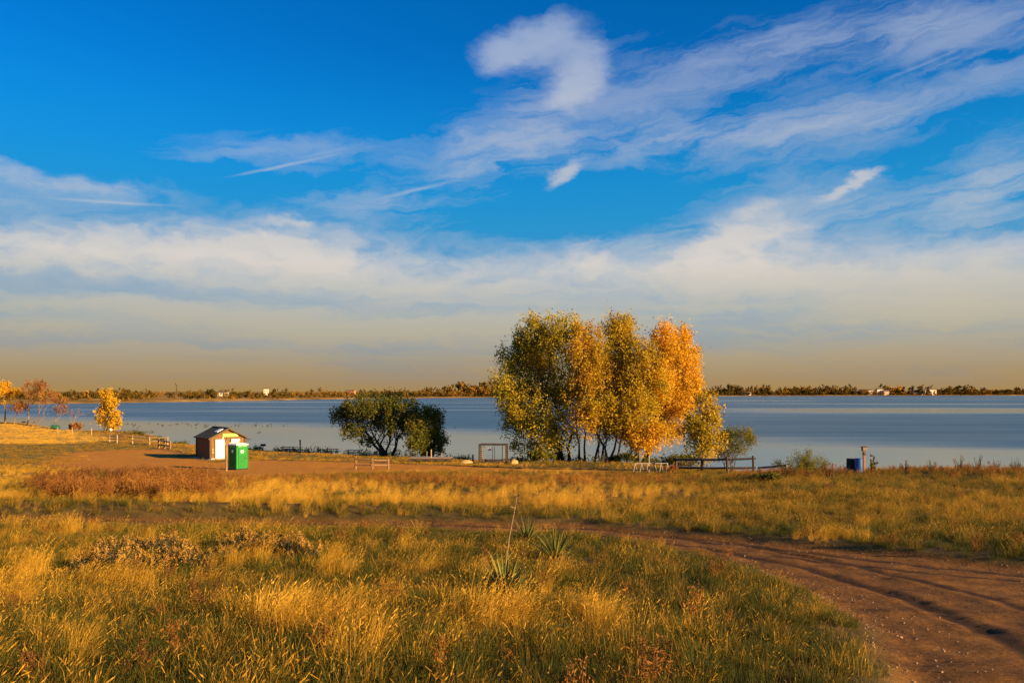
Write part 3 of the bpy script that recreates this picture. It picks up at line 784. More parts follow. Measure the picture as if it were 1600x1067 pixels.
# half bare trees on the far left
def bare_tree(label, base_px, Y, tip, n_leaf, seed, spread=1.0, rad=0.14, bl=None, mat='rust'):
    rg = np.random.default_rng(seed)
    s = Y / F; base = at(base_px, Y, -0.05)
    e = empty('bare_tree', base); tag(e, label, 'tree', 'half bare trees on the point')
    tr = MB(); tips = []
    def grow(p, d, L, r, lev):
        q_ = p + d * L
        mid = p + d * L * .5 + rg.normal(size=3) * L * .05
        tr.tube([tuple(p), tuple(mid), tuple(q_)], [r, r * .85, r * .68], 5 if lev < 2 else 4, cap=False)
        tips.append(q_)
        if lev >= 5: return
        for _ in range(2 if lev < 1 else int(rg.integers(2, 4))):
            nd = d + rg.normal(size=3) * 0.42 * spread + np.array([0, 0, .10]); nd /= np.linalg.norm(nd)
            grow(q_, nd, L * (0.62 + .22 * rg.random()), r * .62, lev + 1)
    top = np.array([(tip[0] - 800) * s - base.x, 0, CAMZ - (tip[1] - HOR) * s - base.z])
    H = np.linalg.norm(top)
    grow(np.zeros(3), top / H, H * 0.29, rad, 0)
    tr.build('trunk', M['bark_pale'], e, smooth=True)
    t = np.array(tips); t = t[t[:, 2] > H * .35]
    c = t[rg.integers(0, len(t), max(12, n_leaf // 12))]
    link('crown', leaves_mesh('crown', c, np.full((len(c), 3), 0.45), int(n_leaf * 1.6), 0.14, rg, 0.35, 8), LM[mat], e)
bare_tree('golden leaved tree with dark stems beside the half bare trees on the point', 8, 185, (10, 588), 5200, 31, 0.9, 0.2, mat='gold')
bare_tree('thin upright tree with rusty leaves between the golden tree and leaning bare trees', 42, 183, (50, 590), 900, 32, 0.9, 0.17)
bare_tree('bare leaning tree with a few rust leaves near the green tank', 50, 180, (82, 606), 500, 33, 0.9, 0.13)
bare_tree('almost leafless leaning tree next to the picnic table on the point', 56, 178, (92, 618), 260, 34, 1.0, 0.11)
bare_tree('small purplish bare tree beside the green tank', 82, 176, (96, 628), 240, 35, 1.0, 0.1)
bare_tree('small bare dark tree standing apart near the yellow tree', 110, 168, (122, 632), 20, 36, 1.0, 0.11)
bare_tree('low rusty leaved sapling under the golden tree', 22, 182, (26, 628), 700, 37, 1.1, 0.1)

# shrubs
def shrub(name, label, px, Y, w, h, mat, n, seed, size=0.07, group=None, shape='leaf', spiky=False):
    rg = np.random.default_rng(seed)
    base = at(px, Y, -0.03); e = empty(name, base); tag(e, label, 'shrub', group)
    st = MB(); C = []; Rr = []
    for k in range(14 if spiky else 9):
        a = rg.random() * 6.283; r = rg.random() ** .6
        q_ = np.array([math.cos(a) * r * w * .5, math.sin(a) * r * w * .4, h * (0.55 + .45 * rg.random()) * (1 - .35 * r)])
        st.tube(bent((q_[0] * .2, q_[1] * .2, 0), q_, rg, 3, .05), [.02, .016, .012, .006], 4)
        if spiky:
            for t in (0.45, 0.65, 0.82, 0.95): C.append(q_ * t); Rr.append((w * .07, w * .07, h * .10))
        else:
            C.append(q_ * .8); Rr.append((w * .2, w * .18, h * .22))
    st.build('stem', M['bark'], e)
    link('foliage', leaves_mesh('foliage', C, Rr, n, size, rg, w * 0.045, 12, shape), LM[mat], e)
    return e
shrub('shrub', 'wide spiky olive shrub on the bank between the rail fence and the barrels', 1250, 48, 3.7, 1.8, 'mid_green', 6500, 41, 0.055, shape='narrow', spiky=True)
shrub('shrub', 'small twiggy brown shrub beside the wide spiky shrub', 1297, 44, 1.1, 1.35, 'rust', 1000, 42, 0.04, shape='narrow', spiky=True)
shrub('shrub', 'low dark round shrub in the grass in front of the fence end', 1200, 44, 1.5, 0.75, 'dark_green', 1500, 43, 0.05)
shrub('shrub', 'slender leafy weed bush beside the post with box', 1364, 50, 0.7, 1.35, 'mid_green', 420, 44, 0.05, spiky=True)
shrub('shrub', 'low green shrub at the foot of the dark green cottonwood', 848, 90, 4.2, 1.7, 'mid_green', 2600, 45, 0.11)
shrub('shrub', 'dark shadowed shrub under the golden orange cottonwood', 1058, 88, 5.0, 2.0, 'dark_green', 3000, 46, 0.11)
shrub('shrub', 'rust coloured low shrub by the small bare dark tree', 119, 166, 3.2, 2.6, 'rust', 1200, 47, 0.16)
shrub('shrub', 'dry reddish shrub between the bike rack and the picnic table', 1048, 62, 1.6, 0.9, 'rust', 900, 48, 0.06, spiky=True)
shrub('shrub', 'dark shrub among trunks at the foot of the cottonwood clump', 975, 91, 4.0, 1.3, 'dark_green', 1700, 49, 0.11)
for k, (px, Y, w, h, where) in enumerate([(440, 113, 6, .5, 'below the picnic table by the pale post'), (500, 108, 7, .55, 'between the pale post and the clear-standing picnic table'), (560, 106, 7, .6, 'around the half sunk picnic table'),
        (630, 103, 8, .8, 'at the foot of the wide dark green tree'), (715, 101, 5, .5, 'behind the yellow overturned boat'), (245, 140, 5, .5, 'behind the pale two rail fence'), (210, 150, 6, .6, 'beside the yellow tree'),
        (280, 133, 5, .4, 'at the water edge beyond the shed'), (395, 116, 5, .6, 'beside the dark pedestal grill'), (820, 98, 5, .7, 'between the steel rack and the cottonwoods'), (905, 94, 7, .8, 'among the cottonwood trunks'), (1020, 91, 5, .7, 'behind the white bike rack')]):
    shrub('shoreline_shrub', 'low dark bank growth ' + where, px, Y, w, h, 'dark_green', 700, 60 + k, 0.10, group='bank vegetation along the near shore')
for k, (px, Y, h_) in enumerate([(1415, 49, 1.0), (1455, 48, 1.1), (1500, 48, 1.35), (1528, 49, 1.5), (1556, 47, 1.2), (1590, 48, 1.1), (1320, 48, .95)]):
    shrub('tall_weed', 'thin upright seeding weed on the bank crest beyond the barrels' if px > 1400 else 'leafy weed on the bank crest touching the dark barrel', px, Y, .7 + .2 * (k % 3), h_, ('rust', 'mid_green')[k % 2], 320, 90 + k, 0.035,
          group='tall weeds on the bank crest', shape='narrow', spiky=True)

# ------------------------------------------------------------------ toilet building
def face_rz(px, turn):
    """rotation that turns local -Y towards the camera from photo column px, then `turn` degrees more to the camera's right"""
    return math.atan2((px - 800) / F, 1) * -1 + R(turn)
p = at(345, 89)
sh = empty('shed', (p.x, p.y, p.z), face_rz(345, 22)); tag(sh, 'small brown park shed with green gable roof and two white doors', 'shed')
SW, SL, SH, SR = 3.9, 3.9, 2.45, 3.42
b = MB(); b.box((0, 0, 0.02), (SW + .5, SL + .5, 0.2), bev=.02); b.build('floor_slab', M['concrete'], sh)
b = MB()
x, y = SW / 2, SL / 2
b.add([(-x, -y, .12), (x, -y, .12), (x, y, .12), (-x, y, .12), (-x, -y, SH), (x, -y, SH), (x, y, SH), (-x, y, SH), (0, -y, SR - .06), (0, y, SR - .06)],
      [(0, 1, 5, 8, 4), (3, 7, 9, 6, 2), (0, 4, 7, 3), (1, 2, 6, 5), (0, 3, 2, 1), (4, 8, 9, 7), (5, 6, 9, 8)])
wall = b.build('wall', M['shed_wall'], sh)
for k in range(13):                        # vertical battens of the siding, front
    xx = -x + .15 + k * (SW - .3) / 12
    if -1.5 < xx < -.3 or .25 < xx < 1.45: continue
    MB().box((xx, -y - .012, (SH + .12) / 2), (.05, .02, SH - .2)).build('batten', M['shed_wall'], sh)
for k in range(11):
    yy = -y + .2 + k * (SL - .4) / 10
    MB().box((-x - .012, yy, (SH + .1) / 2), (.02, .05, SH - .1)).build('batten', M['shed_wall'], sh)
for sx in (-1, 1):
    for sy in (-1, 1):
        MB().box((sx * x, sy * y, SH / 2 + .06), (.16, .16, SH - .1)).build('corner_board', M['shed_trim'], sh)
ov = .28; slope = (SR - SH) / x
for sx in (-1, 1):                         # two roof slopes
    ex = x + ov; ez = SR - slope * ex
    b = MB(); t = .07
    b.add([(0, -y - ov, SR), (sx * ex, -y - ov, ez), (sx * ex, y + ov, ez), (0, y + ov, SR), (0, -y - ov, SR + t), (sx * ex, -y - ov, ez + t), (sx * ex, y + ov, ez + t), (0, y + ov, SR + t)],
          [(0, 1, 2, 3), (4, 7, 6, 5), (0, 4, 5, 1), (1, 5, 6, 2), (2, 6, 7, 3), (3, 7, 4, 0)])
    ro = b.build('roof', M['shed_roof'], sh)
    if sx < 0:
        def rp(a, c): return (-a, c, SR - slope * a + t + .03)
        b = MB(); q4 = [rp(.35, -1.55), rp(1.0, -1.55), rp(1.0, -.65), rp(.35, -.65)]
        b.add([(v[0], v[1], v[2] - .03) for v in q4] + [(v[0], v[1], v[2] + .03) for v in q4], [(3, 2, 1, 0), (4, 5, 6, 7), (0, 1, 5, 4), (1, 2, 6, 5), (2, 3, 7, 6), (3, 0, 4, 7)])
        b.build('skylight', M['skylight'], ro)
MB().box((0, 0, SR + .08), (.2, SL + 2 * ov + .04, .05)).build('ridge_cap', M['shed_roof'], sh)
for sx in (-1, 1):                         # barge boards along the gable
    MB().bar((0, -y - ov - .02, SR - .02), (sx * (x + ov), -y - ov - .02, SR - slope * (x + ov) - .02), .04, .16).build('barge_board', M['shed_trim'], sh)
sg = MB().box((.25, -y - .05, 2.66), (1.75, .05, .42), bev=.01).build('sign_board', M['sign_green'], sh)
# two blurred words in yellow strokes, too far away to read
for w0, w1, nn in ((-.72, .18, 6), (.28, 1.0, 4)):
    st = (w1 - w0) / nn
    for k in range(nn):
        cx = .12 + w0 + st * (k + .5); b = MB()
        b.box((cx - st * .27, -y - .083, 2.66), (.035, .012, .22)); b.box((cx + st * .22, -y - .083, 2.66), (.035, .012, .22))
        b.box((cx, -y - .083, 2.66 + (.09, 0, -.09)[k % 3]), (st * .45, .012, .035))
        b.build('letter', M['sign_yellow'], sg)
for cx in (-.9, .85):
    fr = MB().box((cx, -y - .03, 1.2), (1.16, .06, 2.2)).build('door_frame', M['shed_trim'], sh)
    MB().box((cx, -y - .07, 1.19), (.98, .05, 2.08), bev=.012).build('door_leaf', M['white_paint'], fr)
    MB().box((cx + .4, -y - .115, 1.1), (.05, .05, .16)).build('handle', M['steel_dark'], fr)
MB().box((-.02, -y - .04, 1.25), (.24, .1, 2.2)).build('pilaster', M['shed_wall'], sh)
for cx in (-.26, .2):
    MB().box((cx, -y - .11, 1.72), (.24, .03, .34)).build('door_sign', M['pale_wood'], sh)
for cz in (1.15, .85):
    MB().box((-1.68, -y - .05, cz), (.2, .06, .22), bev=.01).build('wall_box', M['pale_wood'], sh)
MB().box((-.62, -y - .1, 2.38), (.22, .12, .12), bev=.02).build('wall_lamp', M['lamp_glass'], sh)
for cx in (-1.75, .1):
    MB().box((cx, -y - .18, .13), (.42, .22, .2), bev=.02).build('footing_block', M['concrete'], sh)
b = MB(); b.add([(x, -1.4, 2.2), (x + 1.0, -1.4, 2.02), (x + 1.0, 1.4, 2.02), (x, 1.4, 2.2), (x, -1.4, 2.28), (x + 1.0, -1.4, 2.07), (x + 1.0, 1.4, 2.07), (x, 1.4, 2.28)],
                [(3, 2, 1, 0), (4, 5, 6, 7), (0, 1, 5, 4), (1, 2, 6, 5), (2, 3, 7, 6), (3, 0, 4, 7)])
b.build('awning', M['shed_roof'], sh)
for yy in (-1.3, 1.3): MB().bar((x, yy, 1.6), (x + .85, yy, 2.05), .05).build('awning_brace', M['shed_trim'], sh)

# ------------------------------------------------------------------ portable toilet
p = at(372, 71)
pt = empty('portable_toilet', (p.x, p.y, p.z), face_rz(372, 36)); tag(pt, 'bright green portable toilet with white roof in front of the brown shed', 'portable toilet')
w = 1.16; h = 2.12
MB().box((0, 0, .07), (w + .06, w + .06, .14), bev=.02).build('base', M['dark_plastic'], pt)
MB().box((0, 0, .12 + h / 2), (w, w, h), bev=.03).build('cabin', M['toilet_green'], pt)
for sx in (-1, 1):
    for sy in (-1, 1): MB().box((sx * (w / 2 - .02), sy * (w / 2 - .02), .12 + h / 2), (.11, .11, h - .04), bev=.03).build('corner_post', M['toilet_green'], pt)
dr = MB().box((0, -w / 2 - .02, 1.08), (.78, .04, 1.86), bev=.012).build('door', M['toilet_green'], pt)
MB().box((.31, -w / 2 - .06, 1.05), (.06, .05, .14), bev=.01).build('handle', M['dark_plastic'], dr)
for k in range(5): MB().box((-.28 + k * .13, -w / 2 - .047, .78), (.025, .02, 1.0)).build('rib', M['toilet_green'], dr)
st = MB().box((-.02, -w / 2 - .05, 1.66), (.30, .012, .24)).build('sticker', M['sticker'], dr)
MB().box((.02, -w / 2 - .0585, 1.69), (.16, .006, .05)).build('print', M['sticker_dark'], dr)
for k in range(5): MB().box((-w / 2 - .012, -.3 + k * .15, 1.0), (.03, .03, 1.5)).build('rib', M['toilet_green'], pt)
MB().box((-w / 2 - .035, -.05, 1.68), (.012, .26, .26)).build('sticker', M['sticker'], pt)
for (cx, cy, sx, sy) in ((-.22, -w / 2 - .015, .34, .03), (.25, -w / 2 - .015, .40, .03), (-w / 2 - .015, -.28, .03, .34), (-w / 2 - .015, .2, .03, .34)):
    MB().box((cx, cy, 2.12), (sx, sy, .10)).build('vent_grille', M['toilet_vent'], pt)
b = MB(); e_ = w / 2 + .05
prof_ = [(e_, 2.22), (e_, 2.28), (e_ - .06, 2.32), (.32, 2.40), (.02, 2.42)]
vs = []; fs = []
for r_, z_ in prof_: vs += [(-r_, -r_, z_), (r_, -r_, z_), (r_, r_, z_), (-r_, r_, z_)]
for i in range(len(prof_) - 1):
    for k in range(4): fs.append((i * 4 + k, i * 4 + (k + 1) % 4, i * 4 + 4 + (k + 1) % 4, i * 4 + 4 + k))
fs += [(3, 2, 1, 0), tuple(len(vs) - 4 + k for k in range(4))]
b.add(vs, fs); b.build('roof', M['toilet_roof'], pt)
MB().tube([(.38, .38, 2.3), (.38, .38, 2.58)], .05, 8).build('vent_pipe', M['dark_plastic'], pt)

# post beside the toilet
p = at(354, 68)
e = empty('wooden_sign_post', p, face_rz(354, 10)); tag(e, 'tall brown wooden post standing against the portable toilet side', 'post')
MB().box((0, 0, 1.3), (.14, .12, 2.7), bev=.012).build('post', M['post_wood'], e)
MB().box((0, -.08, 2.35), (.20, .03, .26)).build('plate', M['post_wood'], e)

# ------------------------------------------------------------------ picnic tables
def picnic_table(label, px, Y, rz, mat='dark_wood', L=1.9):
    p = at(px, Y); e = empty('picnic_table', (p.x, p.y, p.z - .02), R(rz)); tag(e, label, 'picnic table', 'picnic tables along the shore')
    for k in range(5): MB().box((0, -.32 + k * .16, .76), (L, .145, .045), bev=.006).build('table_plank', M[mat], e)
    for s_ in (-1, 1):
        for k in range(2): MB().box((0, s_ * (.66 + k * .15), .45), (L, .14, .045), bev=.006).build('bench_plank', M[mat], e)
        for t_ in (-1, 1): MB().bar((s_ * L * .36, t_ * .22, .74), (s_ * L * .36, t_ * .62, 0.0), .05, .1).build('leg', M[mat], e)
        MB().box((s_ * L * .36 + .05, 0, .40), (.045, 1.6, .09)).build('crossbeam', M[mat], e)
        MB().box((s_ * L * .36 + .05, 0, .70), (.045, .75, .08)).build('crossbeam', M[mat], e)
    return e
picnic_table('dark picnic table beside the tall pale post', 450, 112, 8)
picnic_table('dark picnic table standing clear against the water, away from the post', 518, 107, -4)
picnic_table('dark picnic table half sunk behind bank growth near the dark green tree', 553, 106, 5)
picnic_table('weathered picnic table below the leaning bare trees', 70, 172, 20, 'grey_wood', 2.3)
picnic_table('dark picnic table behind the rail fence near the young cottonwood', 1076, 70, -8, 'dark_wood', 2.3)

# pedestal grills
def grill(label, px, Y):
    p = at(px, Y); e = empty('pedestal_grill', p, R(10)); tag(e, label, 'grill', 'pedestal grills')
    MB().tube([(0, 0, -.1), (0, 0, .8)], .05, 8).build('pedestal', M['steel_dark'], e)
    fb = MB(); fb.box((0, 0, .84), (.75, .5, .05)); fb.box((0, .24, .98), (.75, .03, .26)); fb.box((-.36, 0, .96), (.03, .46, .2)); fb.box((.36, 0, .96), (.03, .46, .2))
    fb.build('firebox', M['steel_dark'], e)
    gr = MB()
    for k in range(7): gr.bar((-.33 + k * .11, -.24, 1.0), (-.33 + k * .11, .22, 1.0), .02)
    gr.build('grate', M['steel_dark'], e)
grill('dark pedestal grill on the bank beyond the shed and portable toilet', 411, 118)
grill('rusty pedestal grill on the golden grass below the half bare trees', 37, 176)

# posts
p = at(469, 106); e = empty('marker_post', p); tag(e, 'tall pale square post with dark cap beside the picnic table', 'post')
MB().box((0, 0, .8), (.17, .17, 1.6), bev=.01).build('post', M['pale_wood'], e)
MB().box((0, 0, 1.65), (.20, .20, .14), bev=.01).build('cap', M['dark_wood'], e)
p = at(739, 86); e = empty('short_post', p); tag(e, 'short dark wooden post between the yellow boat and the steel rack', 'post')
MB().tube([(0, 0, -.1), (0, .01, .92)], [.10, .085], 8).build('post', M['dark_wood'], e)
MB().lathe([(.095, 0), (.095, .04), (.05, .07)], 8, (0, .01, .90)).build('cap', M['dark_wood'], e)

# ------------------------------------------------------------------ rail fences
def rail_fence(label, pts, hts, rails, mat, w=.13, group='post and rail fences', thin=.09):
    """pts: (px, depth) of the posts"""
    P = [at(a, Y) for a, Y in pts]
    o = P[0].copy(); e = empty('rail_fence', o); tag(e, label, 'fence', group)
    L = [q_ - o for q_ in P]
    rg = np.random.default_rng(int(pts[0][0]))
    for q_, hh in zip(L, hts):
        tl = rg.normal() * .03
        MB().tube([(q_.x, q_.y, q_.z - .25), (q_.x + tl * .5, q_.y, q_.z + hh * .5), (q_.x + tl, q_.y, q_.z + hh)], [w * .56, w * .53, w * .5], 8).build('post', M[mat], e)
    for a, c, ha, hc in zip(L[:-1], L[1:], hts[:-1], hts[1:]):
        for r_ in rails:
            d_ = (c - a).normalized() * .12
            MB().tube([a + Vector((0, -.03, ha * r_)) - d_, (a + c) / 2 + Vector((0, -.03, (ha + hc) / 2 * r_ - .02)), c + Vector((0, -.03, hc * r_)) + d_], [thin * .55, thin * .6, thin * .5], 7).build('rail', M[mat], e)
    return e
rail_fence('brown two rail fence section alone beside the dirt yard', [(556, 72), (582, 71.5), (607, 72)], [1.15, 1.0, 1.0], (.82, .38), 'post_wood', .16, thin=.13)
rail_fence('pale wooden two rail fence near the water below the yellow tree', [(207, 118), (234, 117), (262, 117)], [1.25, 1.2, 1.3], (.88, .48), 'pale_wood', .17, thin=.13)
rail_fence('slim pale wire fence posts on the golden lawn', [(90, 145), (113, 142), (143, 140)], [1.1, 1.15, 1.2], (.85,), 'pale_wood', .14, thin=.015)
rail_fence('dark two rail fence in front of the young cottonwood and willow', [(1056, 63), (1096, 61.5), (1137, 60.5), (1178, 60)], [1.3, 1.3, 1.3, 1.42], (.86, .36), 'dark_wood', .2, thin=.15)
rail_fence('low single rail running on from the dark fence end', [(1186, 58), (1228, 54)], [.55, .5], (.86,), 'post_wood', .14, thin=.14)
# wooden barrier frames on the left lawn
rail_fence('short reddish brown barrier of three posts beside the shed', [(248, 108), (257, 107), (266, 106)], [1.3, 1.25, 1.05], (.86, .40), 'post_wood', .26, thin=.16)
rail_fence('short leaning barrier with two posts on the mown lawn', [(171, 122), (183, 119)], [1.0, 1.2], (.85, .5), 'pale_wood', .18, thin=.14)
p = at(173, 124); e = empty('globe_lamp', p); tag(e, 'short post with white globe top beside the leaning barrier', 'lamp')
MB().tube([(0, 0, -.1), (0, 0, 1.55)], .06, 8).build('post', M['post_wood'], e)
MB().lathe([(.05, 0), (.16, .07), (.22, .2), (.2, .34), (.1, .44), (.02, .46)], 14, (0, 0, 1.52)).build('globe', M['lamp_glass'], e, smooth=True)
# green tank by the bare trees
p = at(86, 176); e = empty('storage_tank', p, R(8)); tag(e, 'small dark green tank lying beside the small purplish bare tree', 'tank')
b = MB(); prof_ = [(-.95, .08), (-.9, .35), (-.75, .5), (.75, .5), (.9, .35), (.95, .08)]
vs = []; fs = []
for xx, rr in prof_:
    for k in range(12): a_ = 6.28318 * k / 12; vs.append((xx, rr * math.cos(a_), .62 + rr * math.sin(a_)))
for i in range(5):
    for k in range(12): fs.append((i * 12 + k, i * 12 + (k + 1) % 12, i * 12 + 12 + (k + 1) % 12, i * 12 + 12 + k))
fs += [tuple(range(12)), tuple(60 + k for k in reversed(range(12)))]
b.add(vs, fs); b.build('drum', M['toilet_vent'] if False else plain('dark_green_tank', (0.02, 0.11, 0.06), .5, .15, 3), e, smooth=True)
for sx in (-.5, .5): MB().box((sx, 0, .1), (.14, .8, .3)).build('cradle', M['grey_wood'], e)

# ------------------------------------------------------------------ stored dock
p = at(673, 86); e = empty('stored_dock', (p.x, p.y, p.z), R(-3)); tag(e, 'low wooden dock platform stored on shore with upright posts', 'dock')
for k in range(15): MB().box((-2.1 + k * .3, 0, .52), (.28, 2.0, .06), bev=.006).build('deck_plank', M['grey_wood'], e)
for yy in (-.95, 0, .95): MB().box((0, yy, .40), (4.5, .1, .17)).build('joist', M['dark_wood'], e)
for xx in (-1.7, -.55, .6, 1.7):
    MB().box((xx, -.6, .16), (.42, .5, .32), bev=.04).build('float', M['dark_plastic'], e)
MB().tube([(.12, -.5, .4), (.12, -.5, 1.42)], .07, 8).build('mooring_post', M['pale_wood'], e)
MB().tube([(-.5, .5, .4), (-.5, .5, 1.15)], .05, 8).build('mooring_post', M['grey_wood'], e)
MB().tube([(1.1, .6, .4), (1.1, .6, .98)], .05, 8).build('mooring_post', M['grey_wood'], e)

# ------------------------------------------------------------------ open steel rack
p = at(771, 86); e = empty('boat_rack', p, R(-6)); tag(e, 'open dark steel boat rack with rung ladders at both ends', 'rack')
rw, rd, rh = 2.9, 1.3, 2.05
for sx in (-1, 1):
    for sy in (-1, 1): MB().box((sx * rw / 2, sy * rd / 2, rh / 2 - .05), (.15, .15, rh), bev=.01).build('upright', M['steel_dark'], e)
for sy in (-1, 1): MB().box((0, sy * rd / 2, rh + .02), (rw + .15, .14, .13), bev=.01).build('top_beam', M['steel_dark'], e)
for sx in (-1, 1): MB().box((sx * rw / 2, 0, rh + .02), (.14, rd - .15, .12)).build('top_beam', M['steel_dark'], e)
MB().box((0, -rd / 2, .12), (rw - .15, .1, .12)).build('bottom_beam', M['steel_dark'], e)
MB().box((0, rd / 2, .25), (rw - .15, .1, .3)).build('bottom_beam', M['steel_dark'], e)
for sx in (-1, 1):
    for k in range(7): MB().bar((sx * (rw / 2 - .09), -.35, .35 + k * .23), (sx * (rw / 2 - .42), -.35, .35 + k * .23), .05, .05).build('rung', M['pale_wood'], e)
    MB().box((sx * (rw / 2 - .45), -.35, 1.02), (.06, .06, 1.9)).build('ladder_rail', M['post_wood'], e)
for xx in (-.1, .12): MB().tube([(xx, .1, .2), (xx, .1, rh)], .028, 6).build('hanging_pole', M['steel_dark'], e)
sp = MB().box((-.45, .3, 1.55), (.36, .03, .34)).build('notice', M['white_paint'], e)
MB().box((-.45, .28, 1.6), (.26, .01, .08)).build('print', M['red_print'], sp)

# pale boats beside the rack
def dinghy(label, px, Y, rz, L, wd, hh):
    p = at(px, Y); e = empty('overturned_dinghy', p, R(rz)); tag(e, label, 'boat', 'pale boats beside the rack')
    vs = []; fs = []; ns, nk = 11, 9
    for i in range(ns):
        t = i / (ns - 1); u_ = 2 * t - 1
        ww = wd / 2 * (1 - abs(u_) ** 2.6) + .02; zz = hh * (1 - .55 * abs(u_) ** 2.2)
        for k in range(nk):
            a_ = math.pi * k / (nk - 1)
            vs.append((u_ * L / 2, ww * math.cos(a_), .04 + zz * math.sin(a_) ** .7))
    for i in range(ns - 1):
        for k in range(nk - 1): fs.append((i * nk + k, i * nk + k + 1, (i + 1) * nk + k + 1, (i + 1) * nk + k))
    b = MB(); b.add(vs, fs); b.build('hull', M['boat_yellow'], e, smooth=True)
    MB().tube([(-L * .46, 0, hh * .55), (-.2 * L, 0, hh + .05), (.2 * L, 0, hh + .05), (L * .46, 0, hh * .55)], .03, 6).build('keel', M['boat_yellow'], e)
dinghy('pale yellow overturned boat between the stored dock and the short post', 729, 84, 28, 1.45, .6, .34)
dinghy('pale cream overturned boat against the steel rack end beside the cottonwoods', 803, 85, 70, 1.5, .85, .45)

# ------------------------------------------------------------------ white bike rack
p = at(1017, 64); e = empty('bike_rack', p, R(4)); tag(e, 'white tube bike rack with slanted legs under the golden cottonwood', 'bike rack')
MB().tube([(-1.3, 0, .78), (1.4, 0, .78)], .035, 8).build('top_bar', M['steel_white'], e)
for k in range(6):
    x0 = -1.3 + k * .53
    MB().tube([(x0, 0, .78), (x0 - .16, -.15, 0)], .028, 6).build('leg', M['steel_white'], e)
    MB().tube([(x0, 0, .78), (x0 + .26, .15, 0)], .028, 6).build('leg', M['steel_white'], e)
for xx in (-.15,):
    MB().tube([(xx, .05, 0), (xx, .05, 1.4)], .045, 6).build('upright', M['steel_white'], e)

# ------------------------------------------------------------------ barrels and box post
def barrel(label, px, Y, mat, tilt=0.0):
    p = at(px, Y); e = empty('barrel', (p.x, p.y, p.z), R(20)); tag(e, label, 'barrel', 'barrels on the bank')
    s_ = .88
    MB().lathe([(.25 * s_, 0), (.27 * s_, .03), (.285 * s_, .25), (.295 * s_, .27), (.285 * s_, .29), (.29 * s_, .44), (.285 * s_, .58), (.295 * s_, .60), (.285 * s_, .62), (.275 * s_, .86), (.29 * s_, .88), (.29 * s_, .91)], 20).build('drum', M[mat], e, smooth=False)
    MB().lathe([(.255 * s_, .9), (.255 * s_, .925), (.05, .93)], 20).build('lid', M[mat], e)
barrel('bright blue plastic barrel beside the post with box', 1342, 50, 'blue_plastic')
barrel('dark plastic barrel beside the bright blue barrel', 1329, 50.5, 'dark_plastic')
p = at(1350, 49.5); e = empty('box_post', p); tag(e, 'brown post topped with a small dark box beside the blue barrel', 'post')
MB().box((0, 0, .7), (.12, .12, 1.4), bev=.01).build('post', plain('red_brown_post', (0.28, 0.10, 0.045), .8, .25, 6), e)
bx_ = MB().box((0, 0, 1.50), (.26, .24, .24), bev=.02).build('box', M['grey_wood'], e)
MB().box((0, 0, 1.64), (.32, .30, .04)).build('lid', M['dark_wood'], bx_)
MB().box((0, -.02, 1.22), (.17, .17, .17), bev=.02).build('bracket', M['dark_wood'], e)
# flying bird over the water near the barrels
e = empty('flying_bird', at(1362, 60) * 0 + Vector(((1362 - 800) / F * 62, 62, CAMZ - (712 - HOR) / F * 62))); tag(e, 'small dark bird flying low over the water near the barrels', 'bird')
b = MB(); b.lathe([(.01, -.16), (.045, -.08), (.055, 0), (.04, .08), (.03, .12), (.008, .17)], 8)
o = b.build('body', M['bird'], e, rot=(0, R(80), 0), smooth=True)
for s_ in (-1, 1):
    b = MB(); b.add([(-.05, 0, .02), (.06, 0, .02), (.02, s_ * .2, .1), (-.06, s_ * .28, .09), (-.05, 0, .03), (.06, 0, .03), (.02, s_ * .2, .11), (-.06, s_ * .28, .1)], [(0, 1, 2, 3), (7, 6, 5, 4), (0, 4, 5, 1), (1, 5, 6, 2), (2, 6, 7, 3), (3, 7, 4, 0)])
    b.build('wing', M['bird'], e)

# ------------------------------------------------------------------ waterfowl on the lake
def duck_mesh():
    b = MB()
    pr = [(-.34, .02, .14), (-.26, .08, .12), (-.12, .135, .10), (.06, .14, .10), (.2, .10, .11), (.27, .05, .14)]
    vs = []; fs = []
    for xx, rr, zz in pr:
        for k in range(8): a_ = 6.28318 * k / 8; vs.append((xx, rr * math.cos(a_), zz + rr * .85 * math.sin(a_)))
    for i in range(5):
        for k in range(8): fs.append((i * 8 + k, i * 8 + (k + 1) % 8, i * 8 + 8 + (k + 1) % 8, i * 8 + 8 + k))
    fs += [tuple(reversed(range(8))), tuple(40 + k for k in range(8))]
    b.add(vs, fs)
    b.tube([(.18, 0, .15), (.25, 0, .26), (.26, 0, .36), (.28, 0, .40)], [.06, .04, .045, .06], 7)
    b.tube([(.27, 0, .40), (.36, 0, .385), (.42, 0, .375)], [.05, .03, .008], 6)
    return b.mesh('waterfowl', True)
dm = duck_mesh(); dm.materials.append(M['bird'])
rg = np.random.default_rng(5)
spots = [(float(np.clip(px, 190, 452)), py) for px, py in zip(rg.uniform(195, 450, 46), rg.normal(664.2, 1.6, 46))] + [(405, 675.5), (403, 676), (407, 675), (161, 664), (215, 668), (218, 666), (285, 660), (290, 661.5), (320, 667), (395, 665), (398, 666), (700, 662), (712, 668)]
for px, py in spots:
    Y = CAMZ * F / (py - HOR)
    o = link('waterfowl', dm, (), None, ((px - 800) / F * Y, Y, -.05), (0, 0, rg.uniform(0, 6.28)))
    s_ = rg.uniform(.55, 0.95); o.scale = (s_, s_, s_)
    tag(o, 'small dark waterfowl floating on the calm lake', 'bird', 'waterfowl floating on the lake')

